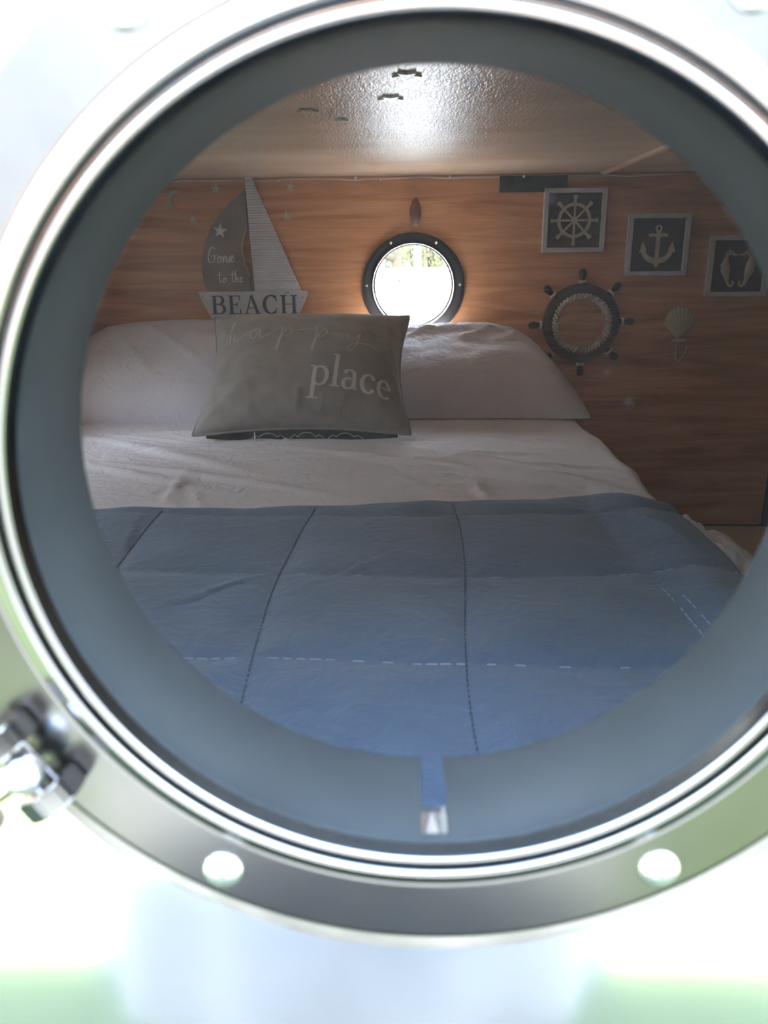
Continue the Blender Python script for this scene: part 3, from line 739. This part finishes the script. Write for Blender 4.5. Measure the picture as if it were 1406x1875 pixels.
# right-hand sail: ribbed
def sailx(z):   # left and right edge of the sail
    t = (1.455-z)/(1.455-1.150); return -.4445-.0008*t+.0*t, -.428+(-.305+.428)*max(0, t-.03)/.97
bm = bmesh.new(); nz_ = 44*6; rows = []
for j in range(nz_+1):
    z = 1.455-(1.455-1.150)*j/nz_; xl, xr = sailx(z); xl = -.450+.010*(1.455-z)/.305-.000; d = .0034*abs(math.sin(PI*j/6))
    rows.append([bm.verts.new((xl, YF-.010, z)), bm.verts.new((xl, YF-.0165-d, z)), bm.verts.new((xr, YF-.0165-d, z)), bm.verts.new((xr, YF-.010, z))])
for A, B in zip(rows, rows[1:]):
    for k in range(3): bm.faces.new((A[k], A[k+1], B[k+1], B[k]))
    bm.faces.new((A[3], A[0], B[0], B[3]))
bm.faces.new(rows[0]); bm.faces.new(rows[-1][::-1])
sl = sb('sail', bm, M_lav, smooth=False); sl['label'] = 'white ribbed triangular sail'
sb('nail', dome(bmesh.new(), (-.439, YF-.018, 1.445), .0026, .0015, n=12), M_screw, parent=sl)
# left-hand sail: smooth curved board
lp = [(-.452, 1.425)]+[(-.5195+.073*math.cos(a)*1.0, 1.24+.165*math.sin(a)) for a in [math.radians(d) for d in range(62, 222, 8)]]
lp = [(-.452, 1.425), (-.470, 1.412), (-.500, 1.390), (-.530, 1.360), (-.556, 1.325), (-.575, 1.285), (-.586, 1.245), (-.590, 1.215), (-.586, 1.180), (-.578, 1.150), (-.452, 1.150), (-.452, 1.195), (-.463, 1.225), (-.470, 1.265), (-.464, 1.300), (-.452, 1.325)]
ls = sb('sail', prism(bmesh.new(), lp, YF-.012, YF-.003), M_greyb, smooth=False); ls['label'] = 'grey brown curved sail with script lettering'
edge = smoothpts([(-.452, YF-.012, 1.195), (-.463, YF-.012, 1.225), (-.470, YF-.012, 1.265), (-.464, YF-.012, 1.300), (-.452, YF-.012, 1.325)], 6)
sb('edge_band', tube(bmesh.new(), edge, .0022, 8), M_ropeedge, parent=ls)
sb('mast', box(bmesh.new(), -.4510, -.4440, YF-.009, YF-.001, 1.155, 1.452, .001), M_greyb)
YW = YF-.012
G_ = [[(.55, .85), (.35, 1.0), (.1, .7), (0, .3), (.12, 0), (.38, .1), (.48, .45), (.25, .42), (.7, .48)], [(.75, .35), (.65, .1), (.78, .0), (.92, .2), (.82, .42), (.75, .35), (1.0, .3)],
      [(1.05, .42), (1.05, 0), (1.15, .35), (1.25, .4), (1.28, .02)], [(1.32, .4), (1.33, .05), (1.45, .05), (1.52, .4), (1.53, .02)], [(1.6, .2), (1.78, .3), (1.72, .45), (1.62, .25), (1.68, .02), (1.88, .15)]]
bm = bmesh.new(); script(bm, G_, -.568, 1.234, .042, wall_tf, .0006, .0030, sx=.95)
c = sb('gone_lettering', bm, M_script, parent=ls); c['label'] = 'pale script word Gone'
bm = bmesh.new()
T_ = [[(.12, .9), (.08, .3), (.15, 0), (.28, .1)], [(-.05, .62), (.30, .66)], [(.45, .38), (.35, .1), (.48, 0), (.62, .2), (.5, .4), (.7, .3)],
      [(1.22, .95), (1.15, .3), (1.2, 0)], [(1.0, .65), (1.4, .7)], [(1.45, 1.0), (1.42, .4), (1.38, 0), (1.5, .35), (1.6, .38), (1.62, .05), (1.75, .1)], [(1.78, .2), (1.95, .3), (1.88, .45), (1.78, .25), (1.86, .0), (2.05, .12)]]
script(bm, T_, -.543, 1.180, .032, wall_tf, .0006, .0027, sx=1.08)
c = sb('to_the_lettering', bm, M_script, parent=ls); c['label'] = 'pale script words to the'
# faint knot of netting at the top of the left sail
bm = bmesh.new(); 
for k in range(9):
    a = k*.7; tube(bm, smoothpts([(-.49+.016*math.cos(a), YF-.0135, 1.358+.016*math.sin(a)), (-.487+.004*math.cos(a+2), YF-.016, 1.352), (-.49-.020*math.cos(a+.5), YF-.0135, 1.350-.014*math.sin(a+.5))], 5), .0009, 5)
sb('netting', bm, mat('grey_net', (.26, .24, .23), .9), parent=ls)
bm = bmesh.new(); prism(bm, star_poly(-.528, 1.318, .0215, .0062, math.radians(82)), YF-.020, YF-.012)
bmesh.ops.bevel(bm, geom=[e for e in bm.edges], offset=.0015, segments=2, affect='EDGES')
st = sb('starfish', bm, M_fish, parent=ls)

# --- star stickers on the wall and ceiling
def wall_star(x, z, R, rot, label, m=M_star):
    bm = bmesh.new(); prism(bm, star_poly(x, z, R, R*.42, rot), YF-.0035, YF-.0002)
    tag(obj('star_sticker', bm, m, smooth=False), label, 'star sticker', 'glow star stickers')
wall_star(-.327, 1.4315, .0135, math.radians(78), 'pale green star sticker just under the string of lights, right of the white sail')
wall_star(-.341, 1.355, .0150, math.radians(100), 'pale green star sticker beside the middle of the white ribbed sail')
wall_star(-.536, 1.428, .0145, math.radians(80), 'faint green star sticker above the grey curved sail')
wall_star(-.606, 1.350, .0140, math.radians(100), 'faint green star sticker left of the starfish on the sail')
bm = bmesh.new(); mo = [(-.648+.026*math.cos(a), 1.400+.026*math.sin(a)) for a in [math.radians(d) for d in range(60, 256, 12)]]
mi = [(-.640+.021*math.cos(a), 1.398+.021*math.sin(a)) for a in [math.radians(d) for d in range(244, 68, -12)]]
prism(bm, mo+mi, YF-.0035, YF-.0002); tag(obj('moon_sticker', bm, M_star, smooth=False), 'faint green crescent moon sticker at the upper left of the far wall', 'moon sticker')
def ceil_star(x, y, R, rot, label, m):
    bm = bmesh.new(); A = star_poly(x, y, R, R*.45, rot)
    top = [bm.verts.new((a, b, ZC-.0002)) for a, b in A]; bot = [bm.verts.new((a, b, ZC-.0030)) for a, b in A]
    bm.faces.new(top); bm.faces.new(bot[::-1])
    for i in range(len(A)): bm.faces.new((top[i], bot[i], bot[(i+1) % len(A)], top[(i+1) % len(A)]))
    tag(obj('star_sticker', bm, m, smooth=False), label, 'star sticker', 'glow star stickers')
ceil_star(-.003, 1.066, .019, math.radians(90), 'star sticker on the ceiling nearest the camera, in the glare', M_star)
ceil_star(-.026, 1.213, .019, math.radians(92), 'bright white star sticker on the ceiling, second from the camera', M_starw)
ceil_star(-.151, 1.296, .017, math.radians(88), 'dark looking star sticker on the left of the ceiling', M_star)
ceil_star(-.108, 1.385, .012, math.radians(95), 'smallest faint star sticker on the ceiling, farthest from the camera', M_starw)

# --- string of lights under the ceiling
SL = empty('string_light', (-.1, YF, ZC-.004), 'thin cream string of tiny lights along the top of the far wall', 'string lights')
pts = [(-1.0+i*.05, YF-.006, ZC-.0055-.0025*abs(math.sin(i*.45))-(.002 if i % 5 == 2 else 0)) for i in range(44)]
c = obj('cable', tube(bmesh.new(), smoothpts(pts, 3), .0026, 8), M_wire); under(SL, c)
for x, z in ((-.147, 1.4535), (-.079, 1.4475), (.110, 1.4535), (-.36, 1.450), (.31, 1.452)):
    bm = bmesh.new(); bmesh.ops.create_uvsphere(bm, u_segments=12, v_segments=8, radius=.0042, matrix=Matrix.Translation((x, YF-.0095, z-.003)))
    c = obj('bulb', bm, M_bulb); under(SL, c)

# --- black pad
o = obj('wall_pad', box(bmesh.new(), .2455, .430, YF-.010, YF-.0002, 1.409, 1.4505, .0015), M_black); tag(o, 'black rectangular pad under the ceiling, above the ship wheel picture', 'pad')

# --- tassel above the round window
T = empty('wall_tassel', (.0165, YF, 1.387), 'small dark brown tassel with a pale tip hanging just above the round window', 'tassel')
c = obj('tassel_head', lathe(bmesh.new(), [(0, .022), (.004, .019), (.009, .012), (.0135, .000), (.0158, -.014), (.0155, -.028), (.0142, -.040), (.0105, -.046), (.006, -.036), (0, -.030)], (.0165, YF-.017, 1.377), axis='Z', n=20), mat('brown_yarn', rough=.9, build=vary((.10, .055, .035), (.16, .09, .06), scale=(6, 6, 1), ns=60, bump=.5))); under(T, c)
bm = bmesh.new()
for k in range(11):
    a = k*2.4; r = .0062*math.sqrt(k/11); tube(bm, [(.0165+r*math.cos(a), YF-.017+r*math.sin(a), 1.345), (.0165+r*1.3*math.cos(a), YF-.017+r*math.sin(a), 1.324-.001*(k % 3))], .0010, 5)
c = obj('tassel_tip', bm, M_wire); under(T, c)

# --- three square pictures
def frame(x0, x1, z0, z1, label, motif, rot=0):
    cx, cz = (x0+x1)/2, (z0+z1)/2; hx, hz = (x1-x0)/2, (z1-z0)/2
    F = empty('picture_frame', (cx, YF, z0), label, 'picture', 'square nautical pictures')
    bw, d = .0125, .018
    bm = bmesh.new()
    out = [(-hx, -hz), (hx, -hz), (hx, hz), (-hx, hz)]; inn = [(-hx+bw, -hz+bw), (hx-bw, -hz+bw), (hx-bw, hz-bw), (-hx+bw, hz-bw)]
    V = {}
    for k, (poly) in enumerate((out, inn)):
        for j, y in enumerate((YF-.0002, YF-d)):
            for i, (x, z) in enumerate(poly): V[k, j, i] = bm.verts.new((cx+x, y, cz+z))
    for i in range(4):
        j = (i+1) % 4
        bm.faces.new((V[0, 1, i], V[0, 1, j], V[1, 1, j], V[1, 1, i])); bm.faces.new((V[0, 0, i], V[0, 0, j], V[0, 1, j], V[0, 1, i]))
        bm.faces.new((V[1, 0, i], V[1, 0, j], V[1, 1, j], V[1, 1, i])); bm.faces.new((V[0, 0, i], V[0, 0, j], V[1, 0, j], V[1, 0, i]))
    bmesh.ops.bevel(bm, geom=bm.edges[:], offset=.0008, segments=1, affect='EDGES')
    c = obj('frame', bm, M_framew, smooth=False); under(F, c)
    c = obj('backing', box(bmesh.new(), cx-hx+bw, cx+hx-bw, YF-.007, YF-.003, cz-hz+bw, cz+hz-bw), M_panel, smooth=False); under(F, c)
    bm = bmesh.new(); motif(bm, cx, cz); nm = {'m_wheel': 'wheel_motif', 'm_anchor': 'anchor_motif', 'm_horses': 'seahorse_motif'}[motif.__name__]
    c = obj(nm, bm, M_motif); under(F, c); c['label'] = nm.replace('_', ' ')+' in pale bleached wood'
YM = YF-.007
def flat(x, z, h): return Vector((x, YM-h, z))
def m_wheel(bm, cx, cz):
    lathe(bm, [(.0375, 0), (.0375, -.005), (.046, -.005), (.046, 0)], (cx, YM, cz), n=48, closed=True)
    lathe(bm, [(0, -.006), (.008, -.006), (.008, 0)], (cx, YM, cz), n=20)
    for k in range(8):
        a = PI/2+k*PI/4; c, s = math.cos(a), math.sin(a)
        for (r0, r1, wd) in ((.006, .042, .0048), (.045, .060, .0075), (.057, .066, .0105)):
            if r1 > .063: r1 = .0655
            pr = []
            px_, pz_ = -s, c
            poly = [(cx+c*r0+px_*wd/2, cz+s*r0+pz_*wd/2), (cx+c*r0-px_*wd/2, cz+s*r0-pz_*wd/2), (cx+c*r1-px_*wd/2, cz+s*r1-pz_*wd/2), (cx+c*r1+px_*wd/2, cz+s*r1+pz_*wd/2)]
            prism(bm, poly, YM-.0052-.0003*(wd > .007), YM)
def m_anchor(bm, cx, cz):
    lathe(bm, [(.0045, 0), (.0045, -.005), (.0092, -.005), (.0092, 0)], (cx, YM, cz+.043), n=24, closed=True)
    prism(bm, [(cx-.005, cz-.048), (cx+.005, cz-.048), (cx+.0055, cz+.036), (cx-.0055, cz+.036)], YM-.005, YM)
    prism(bm, [(cx-.025, cz+.021), (cx+.025, cz+.021), (cx+.026, cz+.030), (cx-.026, cz+.030)], YM-.0055, YM)
    o_ = [(cx+.044*math.cos(a), cz-.010+.040*math.sin(a)) for a in [math.radians(d) for d in range(190, 351, 8)]]
    i_ = [(cx+.034*math.cos(a), cz-.008+.027*math.sin(a)) for a in [math.radians(d) for d in range(350, 189, -8)]]
    prism(bm, o_+i_, YM-.0053, YM)
    for s in (-1, 1): prism(bm, [(cx+s*.049, cz-.020), (cx+s*.041, cz+.008), (cx+s*.030, cz-.014)], YM-.0057, YM)
    prism(bm, [(cx-.010, cz-.046), (cx+.010, cz-.046), (cx, cz-.060)], YM-.0056, YM)
def m_horses(bm, cx, cz):
    for s in (-1, 1):
        def T_(P, rr):
            Q = smoothpts([(cx+s*x, YM-.0022, cz+z) for x, z in P], 6); n = len(Q); m = len(rr)-1; rad = []
            for i in range(n):
                t = i/(n-1)*m; k = min(int(t), m-1); rad.append(rr[k]+(rr[k+1]-rr[k])*(t-k))
            a = len(bm.verts); tube(bm, Q, rad, 12); bm.verts.ensure_lookup_table()
            for v in bm.verts[a:]: v.co.y = YM-.0022+(v.co.y-YM+.0022)*.35
        T_([(.0015, .030), (.012, .031), (.021, .036), (.029, .034), (.034, .022), (.034, .006), (.033, -.010), (.029, -.024), (.026, -.036), (.022, -.048), (.014, -.053), (.008, -.048), (.009, -.042), (.014, -.042)],
           [.0022, .0035, .0070, .0065, .0060, .0115, .0135, .0095, .0060, .0042, .0035, .0032, .0030, .0034])
        T_([(.026, .040), (.029, .046)], [.004, .001])
        T_([(.042, .002), (.048, .004)], [.006, .003])
frame(.368, .5385, 1.2515, 1.4180, 'white square picture frame with a ship wheel, highest of the three', m_wheel)
frame(.602, .7705, 1.1865, 1.3500, 'white square picture frame with an anchor, middle of the three', m_anchor)
frame(.830, .9970, 1.1290, 1.2910, 'white square picture frame with two facing seahorses, lowest and farthest right of the three', m_horses)

# --- ship wheel mirror
wx, wz = .490, 1.058
WM = empty('wheel_mirror', (wx, YF, wz-.14), 'round mirror set in a dark wooden ship wheel with rope trim', 'mirror')
c = obj('wheel', lathe(bmesh.new(), [(.070, -.003), (.070, -.014), (.078, -.018), (.100, -.018), (.1085, -.014), (.1095, -.002)], (wx, YF, wz), n=72, closed=True), M_dwood); under(WM, c)
wheel = c
c = obj('mirror_glass', lathe(bmesh.new(), [(0, -.010), (.072, -.010), (.072, -.006), (0, -.006)], (wx, YF, wz), n=64), M_mirror); under(WM, c)
bm = bmesh.new(); nb_ = 46
for k in range(nb_):
    a = 2*PI*k/nb_; mt = Matrix.Translation((wx+.0755*math.cos(a), YF-.0215, wz+.0755*math.sin(a))) @ Matrix.Rotation(-a+.6, 4, 'Y') @ Matrix.Diagonal((1.25, .9, .62, 1))
    bmesh.ops.create_uvsphere(bm, u_segments=10, v_segments=7, radius=.0092, matrix=mt)
c = obj('rope_border', bm, M_rope); under(WM, c)
bm = bmesh.new(); lathe(bm, [(.066, -.009), (.0675, -.017), (.0725, -.020), (.073, -.010)], (wx, YF, wz), n=64, closed=True)
c = obj('inner_band', bm, mat('greyed_wood_band', (.30, .26, .22), .7)); under(WM, c)
for k in range(8):
    a = math.radians(92)+k*PI/4; d = Vector((math.cos(a), 0, math.sin(a))); o0 = Vector((wx, YF-.012, wz))
    rr = [(.106, .008), (.112, .0085), (.118, .0065), (.124, .0075), (.132, .0105), (.140, .0110), (.147, .0085), (.150, .003)]
    c = obj('handle', tube(bmesh.new(), [o0+d*r for r, _ in rr], [q for _, q in rr], 14), M_dwood); under(WM, c)
    c2 = obj('collar', tube(bmesh.new(), [o0+d*.1115, o0+d*.1125, o0+d*.118, o0+d*.119], [.0085, .0112, .0112, .0085], 14), M_rope); c2.parent = c; c2.matrix_parent_inverse = Matrix.Translation(WM.location).inverted() @ Matrix.Identity(4)
    c2.matrix_parent_inverse = Matrix.Identity(4)

# --- scallop shell hook
SH = empty('shell_hook', (.77, YF, 1.005), 'cream scallop shell wall hook with a thin wire hook, below the anchor picture', 'wall hook')
bm = bmesh.new(); sc_ = []; cx, cz = .7695, 1.020
na, nr = 60, 12; V = {}
for i in range(na+1):
    th = math.radians(-52+104*i/na+90)
    tt = abs(i/na-.5)*2
    R = .094*(1-.26*tt**2.2)+.0016*abs(math.sin(i*PI/6))
    for j in range(nr+1):
        r = R*j/nr; x = cx+r*math.cos(th)*.76; z = cz-.012+r*math.sin(th)
        dep = .004+.016*math.sin(PI*min(1, (j/nr)*.86+.1))*(1-.55*tt**2)+.0016*abs(math.sin(i*PI/6))*(j/nr)
        V[i, j] = bm.verts.new((x, YF-dep, z))
for i in range(na):
    for j in range(nr): bm.faces.new((V[i, j], V[i+1, j], V[i+1, j+1], V[i, j+1]))
rim = [V[i, nr] for i in range(na+1)]+[V[na, j] for j in range(nr-1, 0, -1)]+[V[0, 0]]+[V[0, j] for j in range(1, nr)]
bk = [bm.verts.new((v.co.x, YF-.0003, v.co.z)) for v in rim]
for i in range(len(rim)):
    try: bm.faces.new((rim[i], rim[(i+1) % len(rim)], bk[(i+1) % len(rim)], bk[i]))
    except Exception: pass
bmesh.ops.remove_doubles(bm, verts=bm.verts[:], dist=1e-5)
c = obj('shell', bm, M_shell); under(SH, c)
c = obj('shell_base', box(bmesh.new(), .7505, .7905, YF-.014, YF-.0002, 1.003, 1.0125, .002), M_shell); under(SH, c)
c = obj('hanging_ring', lathe(bmesh.new(), [(.0042+.0012*math.cos(a), .0012*math.sin(a)) for a in [2*PI*k/8 for k in range(8)]], (.7705, YF-.004, 1.113), n=20, closed=True), M_framew); under(SH, c)
hk = smoothpts([(.7665, YF-.006, 1.003), (.7655, YF-.008, .975), (.7665, YF-.013, .957), (.7715, YF-.020, .9515), (.7780, YF-.026, .960), (.7845, YF-.031, .980), (.7875, YF-.033, .990)], 6)
bm = bmesh.new(); tube(bm, hk, .0014, 8); bmesh.ops.create_uvsphere(bm, u_segments=10, v_segments=8, radius=.003, matrix=Matrix.Translation((.7875, YF-.033, .991)))
c = obj('hook', bm, M_framew); under(SH, c)

# ================================================================ OUTSIDE
bm = bmesh.new(); nn = 80
bmesh.ops.create_grid(bm, x_segments=nn, y_segments=nn, size=22)
for v in bm.verts: v.co.z = -.05+.03*noise.noise(Vector((v.co.x*.3, v.co.y*.3, 0)))
o = obj('ground', bm, M_grass); tag(o, 'sunlit grass lawn around the trailer', 'lawn', kind='structure')
o = obj('bounce_slab', box(bmesh.new(), -4, 4, 2.7, 6.15, -.02, .03, .004), mat('pale_concrete', rough=.8, build=vary((.55, .53, .50), (.68, .66, .62), ns=6))); tag(o, 'unseen pale concrete slab added outside the far wall to bounce light in', 'bounce_slab', kind='structure')  # unseen bright ground, added to bounce sunlight through the far porthole
o = obj('path', box(bmesh.new(), -9, 9, -8, -2.3, -.03, .03, .004), mat('grey_gravel', rough=.9, build=vary((.017, .0145, .0135), (.028, .024, .022), ns=30))); tag(o, 'grey brown gravel path across the lawn', 'path', kind='structure')
FN = empty('white_fence', (0, 6.2, 0), 'blown out white panel fence seen through the far round window', 'fence')
for k in range(-3, 4):
    c = obj('fence_panel', box(bmesh.new(), k*1.5-.748, k*1.5+.748, 6.20, 6.24, 0, 1.155, .004), M_fence); under(FN, c)
o = obj('white_pole', lathe(bmesh.new(), [(.028, -.1), (.026, 2.6), (.012, 2.66), (0, 2.67)], (.062, 6.38, 0), axis='Z', n=20), M_fence); tag(o, 'white vertical pole rising above the fence outside the round window', 'pole')
TR = empty('tree', (-.10, 8.2, 0), 'pale barked tree with spreading boughs behind the white fence', 'tree')
bm = bmesh.new(); tube(bm, smoothpts([(-.10, 8.2, -.1), (-.11, 8.2, .8), (-.09, 8.2, 1.35), (-.12, 8.15, 1.6)], 5), [.10]*6+[.09]*5+[.08]*5, 14)
c = obj('trunk', bm, M_bark); under(TR, c)
for br in (((-.10, 8.2, 1.3), (-.25, 8.15, 1.42), (-.38, 8.1, 1.75), (-.5, 8, 2.3)), ((-.10, 8.2, 1.2), (-.30, 8.1, 1.28), (-.48, 8.1, 1.45), (-.8, 8, 2.0)), ((-.08, 8.2, 1.25), (.02, 8.2, 1.45), (.05, 8.2, 1.9), (.2, 8.1, 2.6)), ((-.12, 8.2, 1.5), (-.16, 8.2, 1.9), (-.1, 8.1, 2.6))):
    n_ = (len(br)-1)*5+1; c = obj('branch', tube(bmesh.new(), smoothpts(br, 5), [.05*(1-.7*i/n_) for i in range(n_)], 10), M_bark); under(TR, c)
def crown(n, cx, cy, cz, rx, ry, rz, size, seed):
    R = random.Random(seed); bm = bmesh.new()
    for k in range(n):
        a = R.random()*2*PI; b = math.acos(2*R.random()-1); q = R.random()**.4
        p = Vector((cx+rx*q*math.sin(b)*math.cos(a), cy+ry*q*math.sin(b)*math.sin(a), cz+rz*q*math.cos(b)))
        d = Vector((R.gauss(0, 1), R.gauss(0, 1), R.gauss(0, 1))).normalized(); e = d.cross(Vector((R.gauss(0, 1), R.gauss(0, 1), R.gauss(0, 1)))).normalized()
        l = size*(.6+R.random()*.8)
        bm.faces.new([bm.verts.new(p-d*l), bm.verts.new(p+e*l*.4), bm.verts.new(p+d*l), bm.verts.new(p-e*l*.4)])
    return bm
c = obj('foliage', crown(2600, -.1, 8.3, 2.5, 1.4, .6, .9, .07, 1), M_leaf, smooth=False); under(TR, c)
def shrub(x, y, r, h, label, seed):
    R = random.Random(seed); T = empty('shrub', (x, y, 0), label, 'shrub', 'shrubs beyond the fence'); bm = bmesh.new()
    for k in range(7):
        a = R.uniform(-.8, .8); tube(bm, smoothpts([(x+R.uniform(-.08, .08), y, 0), (x+a*.3, y, h*.5), (x+a*.75*r, y+R.uniform(-.1, .1), h*.98)], 4), [.035*(1-.08*i) for i in range(9)], 8)
    c = obj('stem', bm, M_bark); under(T, c)
    c = obj('foliage', crown(1600, x, y, h*.62, r, r*.6, h*.5, .05, seed), M_leaf, smooth=False); under(T, c)
shrub(.36, 7.2, .45, 1.9, 'yellow green shrub right of the white pole, with pale slanting stems', 11)
shrub(-.70, 7.2, .45, 1.9, 'yellow green shrub left of the tree beyond the fence', 12)
shrub(.1, 10.8, 1.6, 2.6, 'far shrub directly behind the tree and the pole', 13)

# ================================================================ THE PHOTOGRAPHER (seen only as a reflection in the steel and glass)
def phone_pt(a, b, c): return CAM+rgt*a+upv*b-fwd*c
bm = bmesh.new(); r = bmesh.ops.create_cube(bm, size=1)
for v in r['verts']: v.co = phone_pt(v.co.x*.072-.015, v.co.y*.158-.060, .0065+v.co.z*.008)
bmesh.ops.bevel(bm, geom=bm.edges[:], offset=.003, segments=3, affect='EDGES')
o = obj('phone', bm, M_phone); tag(o, 'dark phone held in front of the porthole, taking the picture', 'phone')

def skinned(name, joints, edges, m, root=0, parent=None, sub=2):
    me = bpy.data.meshes.new(name); me.from_pydata([j[:3] for j in joints], edges, []); me.materials.append(m)
    o = bpy.data.objects.new(name, me); COL.objects.link(o)
    if parent: o.parent = parent
    md = o.modifiers.new('skin', 'SKIN'); md.use_smooth_shade = True
    if not me.skin_vertices:
        bpy.context.view_layer.objects.active = o
    for i, sv in enumerate(me.skin_vertices[0].data):
        rr = joints[i][3]; sv.radius = (rr, rr) if not isinstance(rr, tuple) else rr; sv.use_root = (i == root)
    s = o.modifiers.new('sub', 'SUBSURF'); s.levels = sub; s.render_levels = sub
    return o
# standing, leaning towards the window, both hands on the phone
J = [(-.04, -.62, .93, .135), (-.04, -.60, 1.08, .125), (-.04, -.56, 1.25, .130), (-.04, -.53, 1.38, .115), (-.04, -.50, 1.47, .050), (-.04, -.485, 1.53, .050), (-.04, -.475, 1.60, .088), (-.04, -.47, 1.675, .082), (-.04, -.475, 1.72, .045)]
Ed = [(0, 1), (1, 2), (2, 3), (3, 4), (4, 5), (5, 6), (6, 7), (7, 8)]
for s in (-1, 1):
    sx = -.04+s*.19
    hx = CAM.x+s*.062-.014
    arm = [(sx-s*.03, -.53, 1.39, .058), (sx+s*.03, -.50, 1.30, .046), (sx+s*.055, -.42, 1.12, .038), (sx+s*.01, -.24, 1.13, .032), (hx+s*.02, -.085, 1.175, .022), (hx+s*.008, -.055, 1.19, .024), (hx+s*.004, -.035, 1.205, .020)]
    b0 = len(J); J += arm; Ed += [(3, b0)]+[(b0+i, b0+i+1) for i in range(len(arm)-1)]; palm = b0+5
    for f in range(4):
        z = 1.165+f*.019; L = (.8, .95, 1.0, .9)[f]
        fb = len(J); J += [(hx+s*.010, -.034, z, .0085), (hx+s*.006, -.018, z+.003, .0080), (hx-s*.006*L, -.012, z+.004, .0072), (hx-s*.016*L, -.0165, z+.004, .0062)]
        Ed += [(palm, fb), (fb, fb+1), (fb+1, fb+2), (fb+2, fb+3)]
    fb = len(J); J += [(hx-s*.002, -.050, 1.185, .0105), (hx-s*.014, -.034, 1.198, .0090), (hx-s*.024, -.026, 1.215, .0075)]; Ed += [(palm, fb), (fb, fb+1), (fb+1, fb+2)]
    lg = [(-.04+s*.085, -.62, .86, .085), (-.04+s*.10, -.60, .50, .058), (-.04+s*.11, -.62, .30, .052), (-.04+s*.115, -.63, .06, .036), (-.04+s*.12, -.56, .03, .036), (-.04+s*.125, -.47, .02, .028)]
    b1 = len(J); J += lg; Ed += [(0, b1)]+[(b1+i, b1+i+1) for i in range(len(lg)-1)]
person = skinned('person', J, Ed, M_skinp)
tag(person, 'person in a long slate blue dress photographing through the porthole, seen only in reflection', 'person')
# face relief
def blob(bm, c, r, sc): bmesh.ops.create_uvsphere(bm, u_segments=14, v_segments=10, radius=r, matrix=Matrix.Translation(c) @ Matrix.Diagonal((*sc, 1)))
M_eye = mat('eye', (.5, .48, .46), .3)
for s in (-1, 1):
    bm = bmesh.new(); blob(bm, (-.04+s*.032, -.402, 1.635), .011, (1.2, .6, .8)); c = obj('eye', bm, M_eye); c.parent = person
bm = bmesh.new(); blob(bm, (-.04, -.392, 1.612), .014, (.8, 1.1, 1.5)); c = obj('nose', bm, M_skinp); c.parent = person
bm = bmesh.new(); blob(bm, (-.04, -.398, 1.580), .020, (1.2, .5, .35)); c = obj('mouth', bm, mat('lips', (.45, .18, .15), .5)); c.parent = person
for s in (-1, 1):
    bm = bmesh.new(); blob(bm, (-.04+s*.088, -.47, 1.62), .026, (.35, .7, 1.1)); c = obj('ear', bm, M_skinp); c.parent = person
bm = bmesh.new(); bmesh.ops.create_uvsphere(bm, u_segments=32, v_segments=22, radius=1)
for v in bm.verts:
    n1 = 1+.03*noise.noise(v.co*5)
    v.co = Vector((-.04+v.co.x*.102*n1, -.497+v.co.y*.095*n1, 1.650+v.co.z*(.108 if v.co.z > 0 else .16)*n1))
c = obj('hair', bm, M_hair); c.parent = person
# long dress: bodice and skirt in one lathe-like surface
bm = bmesh.new(); rings = []
for z, rx, ry, cy in ((1.43, .06, .055, -.51), (1.42, .13, .075, -.52), (1.38, .175, .105, -.53), (1.25, .165, .135, -.56), (1.10, .150, .130, -.60), (1.02, .165, .140, -.61), (.90, .27, .180, -.60), (.70, .35, .210, -.58), (.45, .38, .235, -.57), (.22, .39, .25, -.57), (.20, .38, .24, -.57)):
    rings.append([bm.verts.new((-.04-.05*(z < .95)+(rx+.010*math.sin(11*a)*(z < .9))*math.cos(a), cy+(ry+.012*math.sin(11*a)*(z < .9))*math.sin(a), z)) for a in [2*PI*k/64 for k in range(64)]])
for A, B in zip(rings, rings[1:]):
    for k in range(64): bm.faces.new((A[k], A[(k+1) % 64], B[(k+1) % 64], B[k]))
c = obj('dress', bm, M_dress); c.parent = person
for s in (-1, 1):
    sx = -.04+s*.19
    c = obj('sleeve', tube(bmesh.new(), smoothpts([(sx-s*.05, -.53, 1.385), (sx+s*.03, -.50, 1.30), (sx+s*.052, -.44, 1.17), (sx+s*.045, -.40, 1.115)], 5), [.068]*5+[.060]*5+[.052]*6, 18, cap=False), M_dress); c.parent = person
